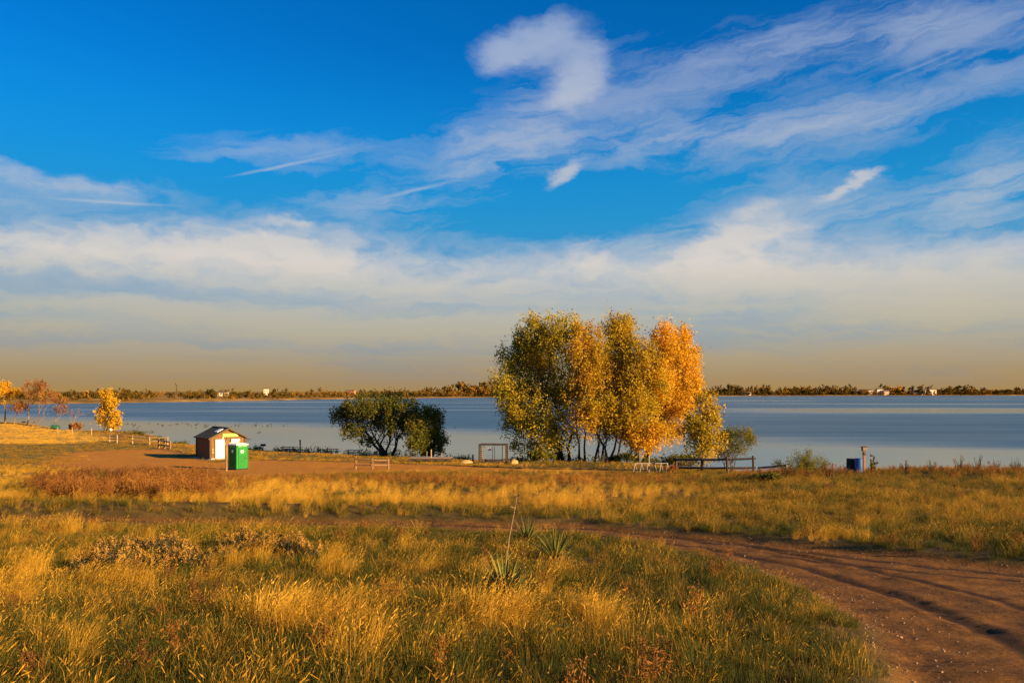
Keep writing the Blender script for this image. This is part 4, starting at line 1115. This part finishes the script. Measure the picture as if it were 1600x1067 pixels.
# ------------------------------------------------------------------ far shore buildings
def far_house(name, label, px, i, w_, d_, h_, rise, wallm, rz=0, n_win=3, up=0.0):
    p = far_at(px, i); e = empty(name, (p.x, p.y, p.z - .3), R(rz)); tag(e, label, 'house' if 'house' in name else 'building', 'buildings on the far shore')
    x, y = w_ / 2, d_ / 2; H = h_ + up
    b = MB(); b.add([(-x, -y, 0), (x, -y, 0), (x, y, 0), (-x, y, 0), (-x, -y, H), (x, -y, H), (x, y, H), (-x, y, H), (-x, 0, H + rise), (x, 0, H + rise)],
                    [(0, 1, 5, 4), (2, 3, 7, 6), (0, 4, 8, 7, 3), (1, 2, 6, 9, 5), (3, 2, 1, 0)])
    b.build('wall', M[wallm], e)
    for s_ in (-1, 1):
        b = MB(); o_ = .6
        b.add([(-x - o_, s_ * (y + o_), H - rise * o_ / y), (x + o_, s_ * (y + o_), H - rise * o_ / y), (x + o_, 0, H + rise), (-x - o_, 0, H + rise), (-x - o_, s_ * (y + o_), H - rise * o_ / y + .3), (x + o_, s_ * (y + o_), H - rise * o_ / y + .3), (x + o_, 0, H + rise + .3), (-x - o_, 0, H + rise + .3)],
              [(3, 2, 1, 0), (4, 5, 6, 7), (0, 1, 5, 4), (1, 2, 6, 5), (2, 3, 7, 6), (3, 0, 4, 7)])
        b.build('roof', M['house_roof'], e)
    for k in range(n_win): MB().box((-x + w_ * (k + .5) / n_win, -y - .05, H * .62), (1.4, .12, 1.5)).build('window', M['window_dark'], e)
for lab, px, i, w_, h_, wm, rz, up in [
    ('cream house among far trees, beside a wider twin roof', 1342, 62, 15, 6, 'house_wall', 8, 5), ('pale tan house with wide front among the far trees', 1356, 66, 18, 6, 'house_wall', -6, 5),
    ('pale house standing alone in a far treeline gap', 1374, 70, 14, 7, 'house_wall', 4, 6), ('low cream house behind dark far trees', 1384, 58, 12, 5, 'house_wall', -10, 4),
    ('small tan house beyond the far shoreline scrub', 1428, 62, 13, 5, 'house_wall', 3, 4), ('pinkish tan house beside the small far house', 1440, 60, 16, 6, 'house_wall', -4, 5),
    ('pale house at the end of the far row', 1456, 66, 17, 6, 'house_wall', 7, 6), ('low pale house by the far bank', 1168, 60, 12, 4, 'house_wall', 5, 1)]:
    far_house('far_house', lab, px, i, w_, 9, h_, 2.6, wm, rz, 3, up)
far_house('far_building', 'long pale building on the golden far slope', 348, 200, 12, 6, 2.4, .8, 'house_wall', 4, 4, 2)
far_house('far_building', 'reddish building with flat roof beside the dark green tree top', 548, 240, 13, 8, 4, 1.0, 'house_red', -5, 4, 3)
far_house('far_building', 'small pale building low on the far slope', 316, 110, 4, 4, 2.4, .8, 'house_wall', 0, 1, 1)
far_house('far_building', 'pale tall building on the far skyline', 416, 300, 6, 6, 5, .8, 'house_wall', 10, 2, 4)
p = far_at(276, 380); e = empty('far_tower', p); tag(e, 'thin dark tower rising from the far slope skyline', 'tower')
MB().tube([(0, 0, 0), (0, 0, 15)], [.9, .5], 8).build('shaft', M['dark_wood'], e)
MB().lathe([(1.0, 0), (1.6, .6), (1.6, 2.2), (.3, 3.2)], 10, (0, 0, 12)).build('tank', M['house_roof'], e)

# ------------------------------------------------------------------ instanced stuff
def scatter(name, label, cat, sources, pts, rots, scl, kinds, tint):
    """one object: points carrying rotation, scale, kind and tint, each drawing one of the source meshes"""
    src = bpy.data.collections.new(name + '_sources')
    for i, (me, mat) in enumerate(sources):
        o = bpy.data.objects.new('%s_tuft_%02d' % (name, i), me)
        if not me.materials: me.materials.append(mat)
        src.objects.link(o)
    me = bpy.data.meshes.new(name)
    n = len(pts)
    me.vertices.add(n); me.vertices.foreach_set('co', np.asarray(pts, np.float32).ravel())
    def va(nm, v):
        a = me.attributes.new(nm, 'FLOAT_VECTOR', 'POINT'); a.data.foreach_set('vector', np.asarray(v, np.float32).ravel())
    va('rot', rots); va('scl', scl)
    a = me.attributes.new('kind_index', 'INT', 'POINT'); a.data.foreach_set('value', np.asarray(kinds, np.int32))
    fattr(me, 'tint', tint, 'POINT')
    ob = link(name, me); tag(ob, label, cat, kind='stuff')
    ng = bpy.data.node_groups.new(name + '_scatter', 'GeometryNodeTree')
    ng.interface.new_socket('Geometry', in_out='INPUT', socket_type='NodeSocketGeometry')
    ng.interface.new_socket('Geometry', in_out='OUTPUT', socket_type='NodeSocketGeometry')
    N = ng.nodes
    gi = N.new('NodeGroupInput'); go = N.new('NodeGroupOutput')
    ip = N.new('GeometryNodeInstanceOnPoints'); ci = N.new('GeometryNodeCollectionInfo')
    ci.inputs['Collection'].default_value = src
    ci.inputs['Separate Children'].default_value = True; ci.inputs['Reset Children'].default_value = True
    ip.inputs['Pick Instance'].default_value = True
    def na(nm, t):
        x_ = N.new('GeometryNodeInputNamedAttribute'); x_.data_type = t; x_.inputs['Name'].default_value = nm
        return next(s for s in x_.outputs if s.enabled and s.name == 'Attribute')
    L = ng.links
    L.new(gi.outputs[0], ip.inputs['Points']); L.new(ci.outputs[0], ip.inputs['Instance'])
    L.new(na('kind_index', 'INT'), ip.inputs['Instance Index'])
    er = N.new('FunctionNodeEulerToRotation'); L.new(na('rot', 'FLOAT_VECTOR'), er.inputs[0]); L.new(er.outputs[0], ip.inputs['Rotation'])
    L.new(na('scl', 'FLOAT_VECTOR'), ip.inputs['Scale'])
    L.new(ip.outputs[0], go.inputs[0])
    md = ob.modifiers.new('scatter', 'NODES'); md.node_group = ng
    return ob

def blade_mat(name, stops, trans=0.3, jitter=0.35):
    m, T, out = new_mat(name)
    ti = T.n('ShaderNodeAttribute', attribute_name='tint', attribute_type='INSTANCER').outputs['Fac']
    bl = T.n('ShaderNodeAttribute', attribute_name='blade').outputs['Fac']
    fac = T.m('ADD', T.m('MULTIPLY', ti, 1 - jitter), T.m('MULTIPLY', bl, jitter))
    c = T.ramp(fac, stops)
    d = T.n('ShaderNodeBsdfPrincipled'); T.put(d.inputs['Base Color'], c); d.inputs['Roughness'].default_value = 0.65
    d.inputs['Specular IOR Level'].default_value = 0.2
    t = T.n('ShaderNodeBsdfTranslucent'); T.put(t.inputs['Color'], c)
    mx = T.n('ShaderNodeMixShader'); mx.inputs[0].default_value = trans
    T.nt.links.new(d.outputs[0], mx.inputs[1]); T.nt.links.new(t.outputs[0], mx.inputs[2])
    T.put(out.inputs[0], mx.outputs[0])
    return m

def tuft(name, n, rad, hmin, hmax, lean, wid, seed, spread=0.35, seedhead=0.0, wind=(1.0, 0.15)):
    """grass tuft: curved tapering blades, leaning with the wind"""
    rg = np.random.default_rng(seed)
    V = []; Fq = []; Ft = []; BL = []; k0 = 0; blq = []; blt = []
    for i in range(n):
        a = rg.random() * 6.283; r = rad * rg.random() ** .6
        p = np.array([math.cos(a) * r, math.sin(a) * r, -0.02])
        h = rg.uniform(hmin, hmax)
        d = np.array([math.cos(a), math.sin(a)]) * spread * rg.random() + np.array(wind) * lean * rg.uniform(.5, 1.4) + rg.normal(size=2) * .12
        yaw = rg.random() * 3.1416; s = np.array([math.cos(yaw), math.sin(yaw), 0]) * wid * rg.uniform(.6, 1.3)
        b = rg.random()
        pts = [p, p + np.array([d[0] * h * .18, d[1] * h * .18, h * .42]), p + np.array([d[0] * h * .55, d[1] * h * .55, h * .78]), p + np.array([d[0] * h * 1.1, d[1] * h * 1.1, h * .98])]
        base = len(V)
        for q_, f_ in zip(pts[:3], (.9, .8, .55)): V += [q_ - s * f_ * .5, q_ + s * f_ * .5]
        V.append(pts[3])
        Fq += [(base, base + 1, base + 3, base + 2), (base + 2, base + 3, base + 5, base + 4)]; Ft.append((base + 4, base + 5, base + 6))
        blq += [b, b]; blt.append(b)
        if rg.random() < seedhead:          # a loose seed head near the tip
            c = pts[3]; t_ = (pts[3] - pts[2]) / np.linalg.norm(pts[3] - pts[2])
            for kk in range(3):
                c2 = c - t_ * (.025 * kk * h * 3); w_ = np.cross(t_, rg.normal(size=3)); w_ /= np.linalg.norm(w_)
                base = len(V); V += [c2 - t_ * .02, c2 + w_ * wid * 1.2, c2 + t_ * .028, c2 - w_ * wid * 1.2]
                Fq.append((base, base + 1, base + 2, base + 3)); blq.append(min(1, b + .2))
    me = np_mesh(name, np.array(V), [np.array(Fq), np.array(Ft)])
    fattr(me, 'blade', blq + blt)
    return me

def weed(name, n, h, seed, dens=26):
    """upright dry weed: branching stalks with small ragged bits"""
    rg = np.random.default_rng(seed); V = []; Fq = []; bl = []
    def quad(a, b_, w_, v):
        d = b_ - a; s = np.cross(d, rg.normal(size=3)); s = s / (np.linalg.norm(s) + 1e-9) * w_ / 2
        k = len(V); V.extend([a - s, a + s, b_ + s * .6, b_ - s * .6]); Fq.append((k, k + 1, k + 2, k + 3)); bl.append(v)
    for i in range(n):
        a = rg.random() * 6.283; p = np.array([math.cos(a), math.sin(a), 0]) * .22 * rg.random()
        hh = h * rg.uniform(.6, 1.1); top = p + np.array([rg.normal() * .12 + .10, rg.normal() * .1, 1.0]) * hh
        v = rg.random()
        m_ = (p + top) / 2 + rg.normal(size=3) * .02
        quad(p, m_, .012, v); quad(m_, top, .009, v)
        for k in range(int(dens * .35)):
            t = rg.uniform(.35, 1); q_ = p + (top - p) * t; e_ = q_ + np.array([rg.normal() * .09, rg.normal() * .09, abs(rg.normal()) * .12]) * (1.3 - t * .6)
            quad(q_, e_, .006, v)
            for _ in range(2):
                o_ = e_ + rg.normal(size=3) * .025; quad(o_, o_ + rg.normal(size=3) * .022 + np.array([0, 0, .015]), .022, min(1, v * .6 + .4 * rg.random()))
    me = np_mesh(name, np.array(V), np.array(Fq)); fattr(me, 'blade', bl); return me

STRAW = [(0.0, (0.12, 0.068, 0.010)), (0.3, (0.30, 0.165, 0.016)), (0.6, (0.52, 0.295, 0.024)), (1.0, (0.68, 0.41, 0.05))]
GREENG = [(0.0, (0.036, 0.045, 0.005)), (0.4, (0.078, 0.082, 0.008)), (0.7, (0.16, 0.13, 0.013)), (1.0, (0.29, 0.18, 0.022))]
RUSTW = [(0.0, (0.055, 0.022, 0.006)), (0.35, (0.12, 0.047, 0.010)), (0.7, (0.24, 0.10, 0.016)), (1.0, (0.44, 0.22, 0.03))]
GM = dict(straw=blade_mat('dry_straw_blades', STRAW), green=blade_mat('green_blades', GREENG), rust=blade_mat('rusty_weeds', RUSTW, 0.2))

def field(y0, y1, dens, umax=0.78, seed=0):
    """random ground points, dens per square metre, between two depths in the wedge the lens sees and some way beyond"""
    rg = np.random.default_rng(seed)
    hw = lambda y: umax * np.maximum(y, 4) + 2.0
    A = (hw(y1) + hw(y0)) * (y1 - y0)
    n = int(A * dens)
    y = rg.uniform(y0, y1, n); x = rg.uniform(-1, 1, n) * hw(y1)
    k = np.abs(x) < hw(y)
    return x[k], y[k]

def veg_zone(x, y):
    """what grows where: weights from ground position"""
    z = terr(x, y, False)
    px = 800 + F * x / np.maximum(y, 1); py = HOR - F * (z - CAMZ) / np.maximum(y, 1)
    return px, py

ZX, ZY = [], []
for a in [(2.0, 9, 46, 0.9, 1), (9, 15, 34, 0.8, 2), (15, 24, 24, 0.76, 3), (24, 36, 15, 0.74, 4), (36, 52, 9, 0.72, 5), (52, 74, 6.5, 0.70, 6), (74, 100, 3.0, 0.70, 7)]:
    xx, yy = field(*a); ZX.append(xx); ZY.append(yy)
VX = np.concatenate(ZX); VY = np.concatenate(ZY)
rg = np.random.default_rng(99)
sd_ = road_sd(VX, VY)
ZV = zones(VX, VY)
PXv, PYv = veg_zone(VX, VY)
VZ = terr(VX, VY)
dirt_v, lawn_v, gold_v = ZV[0], ZV[1], ZV[2]
big = fbm(VX / 6.0, VY / 9.0, 201, 3); mid = fbm(VX / 1.5, VY / 1.9, 211, 3); clump_ = fbm(VX / .55, VY / .65, 221, 2)
# golden clumpiness: high where bunch grass stands, low in the green hollows
g = 0.34 * big + 0.38 * mid + 0.28 * clump_
inner = np.exp(-((np.maximum(0, seg_dist(VX, VY, ROAD_NEAR)) / 2.6) ** 2)) * (sd_ < 0)          # greener verge on the inside of the bend
verge = sstep(sd_, -0.9, 0.1)
right_green = sstep(PXv, 850, 1150) * (VY < 19)
g = g - 0.16 * inner - 0.16 * right_green - 0.075 * sstep(PXv, 900, 1200) * (VY > 22)
mound = np.exp(-((VX / VY - (760 - 800) / F) / .10) ** 2) * (VY < 14) * 0.05
g = g - mound
# rusty weeds: thicket on the far left bank and a long band beyond the golden strip
rustz = np.maximum(sstep(PXv, 40, 110) * sstep(PXv, 420, 280) * sstep(PYv, 799, 790) * sstep(PYv, 753, 760),
                   sstep(PXv, 60, 160) * sstep(PXv, 1130, 900) * sstep(PYv, 766, 757) * sstep(PYv, 741, 747) * 0.75)
rustz = np.maximum(rustz, sstep(PXv, 1120, 1180) * sstep(PYv, 752, 744) * sstep(VY, 36, 40) * 0.5)
strip = sstep(PYv, 748, 758) * sstep(PYv, 803, 790) * sstep(PXv, 330, 420) * sstep(PXv, 1250, 950)
g = g + 0.07 * strip + 0.03 * (VY > 22) * (PXv < 700)
fverge = np.exp(-((seg_dist(VX, VY, ROAD_FAR) / 1.3) ** 2)) * (sd_ < 0)
water = VZ < 0.12
allow = (sd_ < -0.05 - 0.25 * rg.random(len(VX))) & (~water)
bare = np.maximum(dirt_v, np.maximum(lawn_v, gold_v))
allow &= rg.random(len(VX)) > bare * 1.15
far_thin = sstep(VY, 66, 76)
allow &= ~((VY > 66) & (PXv < 740) & (rg.random(len(VX)) < 0.55))
isrust = (rg.random(len(VX)) < rustz * sstep(mid, .36, .56) * .8) & allow
hollow = sstep(fbm(VX / 2.6, VY / 3.4, 241, 3), .50, .36)
g = g - .07 * hollow
isgold = (g > 0.528 - .012 * sstep(VY, 22, 30) + rg.normal(size=len(VX)) * .02) & allow & ~isrust
isgold &= ~((fverge > .25) & (rg.random(len(VX)) < .55 * sstep(-VX, -2, 6)))
isgreen = allow & ~isrust & ~isgold
thin = rg.random(len(VX))
isgold &= thin < 0.62
# the plants that stand clear of the grass
CLEAR = [((791, 937), .75), ((868, 880), .75), ((824, 846), .65)]
for (cpx, cpy), cr_ in CLEAR:
    c_ = gp(cpx, cpy, 5); dd_ = np.hypot(VX - c_.x - .05, (VY - c_.y + .35) * .75)
    isgold &= dd_ > cr_; isgreen &= (dd_ > cr_ * .45); isrust &= dd_ > cr_
CL1 = [(150, 880), (175, 868), (205, 862), (235, 858), (262, 866), (285, 874), (225, 885), (180, 890), (300, 884), (128, 892), (255, 890)]
CL2 = [(352, 872), (378, 862), (405, 858), (432, 862), (455, 866), (478, 872)]
for cpx, cpy in CL1 + CL2:
    c_ = gp(cpx, cpy, 5); dd_ = np.hypot(VX - c_.x, (VY - c_.y + .45) * .7)
    isgold &= dd_ > .45
nearb = inner

def emit(name, label, cat, mask, sources, sc, tintv, zs=None, yaw=0.7, seed=0):
    r_ = np.random.default_rng(seed); n = int(mask.sum())
    pts = np.stack([VX[mask], VY[mask], VZ[mask]], -1)
    rots = np.stack([r_.normal(size=n) * .08, r_.normal(size=n) * .08, r_.normal(size=n) * yaw], -1)
    s_ = sc[mask] * r_.uniform(.75, 1.25, n)
    zz = s_ * r_.uniform(.8, 1.2, n)
    scatter(name, label, cat, sources, pts, rots, np.stack([s_, s_, zz], -1), r_.integers(0, len(sources), n), np.clip(tintv[mask] + r_.normal(size=n) * .12, 0, 1))
    return n

tall = [(tuft('straw_tuft', 84, .16, .20, .64, .34, .0042, 300 + k, .45, .30), GM['straw']) for k in range(4)]
shortg = [(tuft('green_tuft', 84, .20, .07, .24, .18, .0050, 320 + k, .6, .03), GM['green']) for k in range(4)]
drym = [(tuft('dry_mixed_tuft', 50, .22, .10, .36, .28, .0038, 340 + k, .6, .25), GM['straw']) for k in range(3)]
rust = [(weed('rusty_weed', 9, .75, 360 + k), GM['rust']) for k in range(4)]
dist = sstep(VY, 20, 45)
# slope of golden colour: clump noise, brighter in the best stands
tg = np.clip(0.14 - .10 * sstep(PXv, 900, 1200) * (VY > 22) + 3.6 * (g - 0.49) + 0.6 * (clump_ - .5), 0, 1)
nverge = np.exp(-((seg_dist(VX, VY, ROAD_NEAR) / 2.4) ** 2)) * (sd_ < 0) * (VX < 6.5) * sstep(VX, -9, -4)
scg = (0.58 + 3.2 * np.clip(g - .50, 0, .2)) * (1 - .35 * verge) * (1 - .55 * nverge) * (1 - .5 * fverge * rg.random(len(VX))) * (1 - .30 * dist) * .88
n1 = emit('golden_grass', 'tall golden bunch grass bending in the wind over the field', 'grass', isgold, tall, scg, tg, seed=1)
scs = (0.58 + 0.8 * mid) * (1 - .35 * verge) * (1 - .30 * nverge) * (1 - .05 * dist)
tgr = np.clip(0.30 - .22 * hollow + 2.0 * (big - .5) + .8 * (mid - .5) - 0.30 * inner - .15 * right_green + .16 * dist * (g > .42), 0, 1)
n2 = emit('green_grass', 'short green and olive grass between the golden clumps', 'grass', isgreen, shortg, scs, tgr, yaw=3, seed=2)
drymask = isgreen & (rg.random(len(VX)) < 0.20 + .3 * (VY > 24))
VXs = VX.copy(); VX = VX + rg.normal(size=len(VX)) * .12
n3 = emit('dry_grass', 'thin dry straw coloured grass mixed through the green', 'grass', drymask, drym, scs * 1.05, np.clip(.22 + 1.1 * (mid - .45), 0, 1), yaw=1.2, seed=3)
VX = VXs
sprinkle = allow & (rg.random(len(VX)) < 0.018 * sstep(clump_, .4, .6))
rm = isrust | sprinkle
trust = np.clip(.45 + 1.3 * (big - .5) + .25 * sstep(PXv, 330, 420) - .1 * sprinkle, 0, 1)
scr = np.where(isrust, .66 + .36 * (PXv < 340) - .2 * (VY > 48), .5)
n4 = emit('rusty_weeds', 'reddish brown dry weeds standing in a long thicket', 'weeds', rm, rust, scr, trust, yaw=3, seed=4)
# short turf in the mown lawn, yard edge and golden point
LX = []; LY = []
for a in [(64, 90, 3.2, .72, 11), (90, 125, 2.4, .72, 12), (125, 215, 1.3, .72, 13)]:
    xx, yy = field(*a); LX.append(xx); LY.append(yy)
LX = np.concatenate(LX); LY = np.concatenate(LY); LZ = terr(LX, LY); ZL = zones(LX, LY)
lz = (np.maximum(ZL[1] * .7, ZL[2]) > rg.random(len(LX))) | ((ZL.max(0) < .3) & (LX < 0))
lz &= (LZ > .15)
low = [(tuft('turf_tuft', 40, .32, .06, .17, .2, .014, 380 + k, .7), GM['straw']) for k in range(3)]
n = int(lz.sum())
scatter('lawn_turf', 'thin short turf over the lawn and golden point', 'grass', low, np.stack([LX, LY, LZ], -1)[lz], np.stack([np.zeros(n), np.zeros(n), rg.random(n) * 6.28], -1),
        np.repeat(rg.uniform(.8, 1.5, n)[:, None], 3, 1), rg.integers(0, 3, n), np.clip(.25 + .55 * ZL[2][lz] - .25 * ZL[1][lz] + rg.normal(size=n) * .12, 0, 1))
print('GRASS', n1, n2, n3, n4, n)

# ------------------------------------------------------------------ gravel on the road
def pebble(name, seed):
    rg = np.random.default_rng(seed); bm = bmesh.new(); bmesh.ops.create_icosphere(bm, subdivisions=1, radius=1.0)
    for v in bm.verts: v.co *= rg.uniform(.7, 1.2); v.co.z *= .6
    me = bpy.data.meshes.new(name); bm.to_mesh(me); bm.free(); return me
def stone_mat():
    m, T, out = new_mat('road_gravel')
    ti = T.n('ShaderNodeAttribute', attribute_name='tint', attribute_type='INSTANCER').outputs['Fac']
    c = T.ramp(ti, [(0, (0.09, 0.05, 0.025)), (.5, (0.22, 0.14, 0.08)), (.9, (0.24, 0.14, 0.055)), (1, (0.36, 0.25, 0.13))])
    b = T.n('ShaderNodeBsdfPrincipled'); T.put(b.inputs['Base Color'], c); b.inputs['Roughness'].default_value = .9
    T.put(out.inputs[0], b.outputs[0]); return m
SM = stone_mat()
rx = rg.uniform(-14, 20, 130000); ry = rg.uniform(3, 29, 130000)
rs = road_sd(rx, ry)
tr_d = np.min([seg_dist(rx, ry, t) for t in TRACKS], axis=0)
edge_g = np.exp(-(rs / 0.9) ** 2) + .35 * sstep(tr_d, .3, .7) * fbm(rx / 1.3, ry / 1.3, 55, 3)
keep = (rs > -.12) & (rg.random(len(rx)) < edge_g * .55 * sstep(rx, -10, 4) + .02)
rx, ry = rx[keep], ry[keep]; n = len(rx)
ss = 0.004 + 0.018 * rg.random(n) ** 5
scatter('road_gravel', 'pale scattered gravel along the dirt road edges', 'gravel', [(pebble('gravel_stone', 500 + k), SM) for k in range(4)], np.stack([rx, ry, terr(rx, ry) + ss * .2], -1),
        rg.uniform(0, 6.28, (n, 3)) * np.array([.1, .1, 1]), np.repeat(ss[:, None], 3, 1) * rg.uniform(.8, 1.3, (n, 3)), rg.integers(0, 4, n), rg.random(n))

# ------------------------------------------------------------------ far treeline
def far_crown(name, seed, tall_=1.0):
    rg = np.random.default_rng(seed); C = rg.normal(size=(7, 3)) * np.array([.28, .28, .22]) + np.array([0, 0, .55 * tall_])
    me = leaves_mesh(name, C, np.full((7, 3), .26) * np.array([1, 1, tall_]), 420, .085, rg, .10, 14); return me
def far_leaf():
    m, T, out = new_mat('far_tree_leaves')
    ti = T.n('ShaderNodeAttribute', attribute_name='tint', attribute_type='INSTANCER').outputs['Fac']
    c = T.ramp(ti, [(0, (0.040, 0.036, 0.010)), (.4, (0.11, 0.070, 0.014)), (.7, (0.24, 0.125, 0.02)), (1, (0.46, 0.23, 0.03))])
    d = T.n('ShaderNodeBsdfDiffuse'); T.put(d.inputs[0], c); T.put(out.inputs[0], d.outputs[0]); return m
FL = far_leaf()
fc = [(far_crown('far_tree_crown', 600 + k, 1.0 + .12 * (k % 3)), FL) for k in range(5)]
n = 5200
fpx = rg.uniform(-350, 2000, n); fi = rg.gamma(2.0, 55, n) + 12
rightm = sstep(fpx, 560, 760)
keepf = rg.random(n) < (0.5 + .5 * rightm) * (0.35 + 1.1 * sstep(fbm(fpx / 26, fi / 50, 71, 3), .38, .6))
fpx, fi, rightm = fpx[keepf], fi[keepf], rightm[keepf]; n = len(fpx)
fu_ = (fpx - 800) / F; fd_ = far_d(fu_) + fi; fz = far_z(fu_, fi)
hgt = (3.2 + 4.0 * rg.random(n)) * (1 - rightm) * .85 + rightm * (5.0 + 11 * rg.random(n) ** 1.3) * (.65 + .7 * fbm(fpx / 34, fpx * 0, 73, 2))
hgt *= np.interp(fi, [0, 40, 90], [.35, .7, 1]) * (.55 + .9 * rg.random(n) ** 2)
tintf = np.clip(rg.normal(size=n) * .2 + .42 - .02 * (1 - rightm) + .3 * (fbm(fpx / 40, fi / 30, 79, 2) - .5), 0, 1)
scatter('far_treeline', 'distant autumn wood lining the far lake shore', 'trees', fc, np.stack([fu_ * fd_, fd_, fz - .2], -1), np.stack([fu_ * 0, fu_ * 0, rg.random(n) * 6.28], -1),
        np.stack([hgt * rg.uniform(.9, 1.5, n), hgt * 1.1, hgt], -1), rg.integers(0, 5, n), tintf)

# ------------------------------------------------------------------ yuccas
def leaf_blade(L, seed):
    rg = np.random.default_rng(seed); V = []; Fq = []
    ns = 5
    for i in range(ns + 1):
        t = i / ns; w_ = .016 * (1 - t ** 2.2) + .0015; z_ = L * t; y_ = -.05 * L * t * t
        V += [(-w_, y_ + w_ * .35, z_), (0, y_, z_), (w_, y_ + w_ * .35, z_)]
    for i in range(ns):
        for k in range(2): a = i * 3 + k; Fq.append((a, a + 1, a + 4, a + 3))
    me = np_mesh('yucca_leaf', np.array(V), np.array(Fq), True); return me
def yucca_mat():
    m, T, out = new_mat('yucca_leaf')
    oi = T.n('ShaderNodeObjectInfo'); tc = T.n('ShaderNodeTexCoord')
    s = T.n('ShaderNodeSeparateXYZ'); T.nt.links.new(tc.outputs['Object'], s.inputs[0])
    f_ = T.m('ADD', T.m('MULTIPLY', oi.outputs['Random'], .6), T.m('MULTIPLY', T.noise(tc.outputs['Object'], 6, 3), .4))
    c = T.ramp(f_, [(.1, (0.045, 0.062, 0.014)), (.5, (0.10, 0.115, 0.022)), (.8, (0.20, 0.18, 0.035)), (1, (0.40, 0.30, 0.08))])
    b = T.n('ShaderNodeBsdfPrincipled'); T.put(b.inputs['Base Color'], c); b.inputs['Roughness'].default_value = .75; b.inputs['Specular IOR Level'].default_value = .2
    T.put(out.inputs[0], b.outputs[0]); return m
YM = yucca_mat()
YL = [leaf_blade(1.0, 700 + k) for k in range(3)]
for m_ in YL: m_.materials.append(YM)
def yucca(label, px, py, r, n, seed, stalk=None):
    rg = np.random.default_rng(seed); p = gp(px, py, 5)
    e = empty('yucca', p - Vector((0, 0, .02))); tag(e, label, 'yucca', 'yuccas in the field')
    for k in range(n):
        a = 2.39996 * k + rg.normal() * .2; t = (k + .5) / n
        tilt = R(8 + 76 * t ** .8 + rg.normal() * 6); L = r * rg.uniform(.8, 1.12)
        o = link('leaf', YL[k % 3], (), e, (math.cos(a) * .03, math.sin(a) * .03, .03 + .08 * (1 - t)))
        o.rotation_euler = Euler((tilt, 0, a - math.pi / 2 + math.pi), 'XYZ'); o.scale = (1.0, 1.0, L)
    MB().lathe([(.05, -.05), (.07, .02), (.06, .1), (.02, .14)], 10).build('stem', M['bark'], e)
    if stalk:
        b = MB(); b.tube(stalk, [.0075, .007, .006, .005, .003][:len(stalk)], 6)
        sk = b.build('flower_stalk', M['pale_wood'], e, smooth=True)
        b = MB(); b.tube([stalk[1], (stalk[1][0] + .10, stalk[1][1], stalk[1][2] + .16)], [.006, .003], 5); b.build('side_branch', M['pale_wood'], sk)
        pods = MB()
        for k in range(7):
            t = k / 6; q_ = Vector(stalk[-2]).lerp(Vector(stalk[-1]), t); d_ = Vector((rg.normal() * .03, rg.normal() * .03, .02))
            pods.tube([q_, q_ + d_, q_ + d_ * 1.8], [.004, .010, .003], 5)
        pods.build('seed_pods', M['post_wood'], sk)
yucca('large yucca with a tall pale flower stalk in the field', 791, 937, .66, 130, 71, [(0, 0, .05), (.0, .02, .62), (.05, .02, 1.0), (.12, .04, 1.35), (.17, .05, 1.62)])
yucca('wide low yucca beyond the stalked one', 868, 880, .72, 90, 72)
yucca('small upright yucca close to the dirt road edge', 824, 846, .62, 70, 73)

# ------------------------------------------------------------------ rabbitbrush
def fluff(name, seed, w_, h_):
    rg = np.random.default_rng(seed)
    C = []; S = []
    st = MB()
    for k in range(30):
        a = rg.random() * 6.283; r = rg.random() ** .55
        q_ = np.array([math.cos(a) * r * w_ * .5 + .08 * h_, math.sin(a) * r * w_ * .45, h_ * (.62 + .38 * rg.random()) * (1 - .45 * r * r)])
        st.tube(bent((q_[0] * .25, q_[1] * .25, 0), q_, rg, 3, .05), [.009, .007, .005, .003], 4, cap=False)
        C.append(q_); S.append((.045, .045, .035))
    sm = st.mesh('stem')
    hd = leaves_mesh('flower_heads', C, np.array(S), 1100, .017, rg, .03, 20)
    lv = leaves_mesh('foliage', np.array(C) * np.array([.85, .85, .6]), np.full((len(C), 3), .09), 1300, .022, rg, .05, 10, 'narrow')
    return sm, hd, lv
LM['fluff'] = leaf_mat('fluffy_seed_heads', [(0, (0.20, 0.11, 0.018)), (.5, (0.40, 0.23, 0.04)), (1, (0.58, 0.37, 0.085))], .3)
LM['sage'] = leaf_mat('grey_green_leaves', [(0, (0.035, 0.042, 0.016)), (.5, (0.075, 0.08, 0.03)), (1, (0.14, 0.125, 0.045))], .2)
FLV = [fluff('rabbitbrush', 800 + k, .95, .52) for k in range(4)]
for a_, b_, c_ in FLV: a_.materials.append(M['bark']); b_.materials.append(LM['fluff']); c_.materials.append(LM['sage'])
for j, (cl, lab) in enumerate(((CL1, 'pale fluffy rabbitbrush in the bigger cluster among golden grass'), (CL2, 'darker rabbitbrush in the smaller row beyond the bigger cluster'))):
    for k, (px, py) in enumerate(cl + ([(1085, 1052), (1140, 1060)] if False else [])):
        p = gp(px, py, 5); e = empty('rabbitbrush', p - Vector((0, 0, .03)), (k * 2.1 + j) % 6.28); tag(e, lab, 'shrub', 'rabbitbrush bigger cluster' if j == 0 else 'rabbitbrush smaller row')
        s_ = .72 + .55 * ((k * 37 % 10) / 10); e.scale = (s_, s_, s_ * (.95 if j == 0 else 1.1))
        v = FLV[(k + j) % 4]
        link('stem', v[0], (), e); link('flower_heads', v[1], (), e); link('foliage', v[2], (), e)
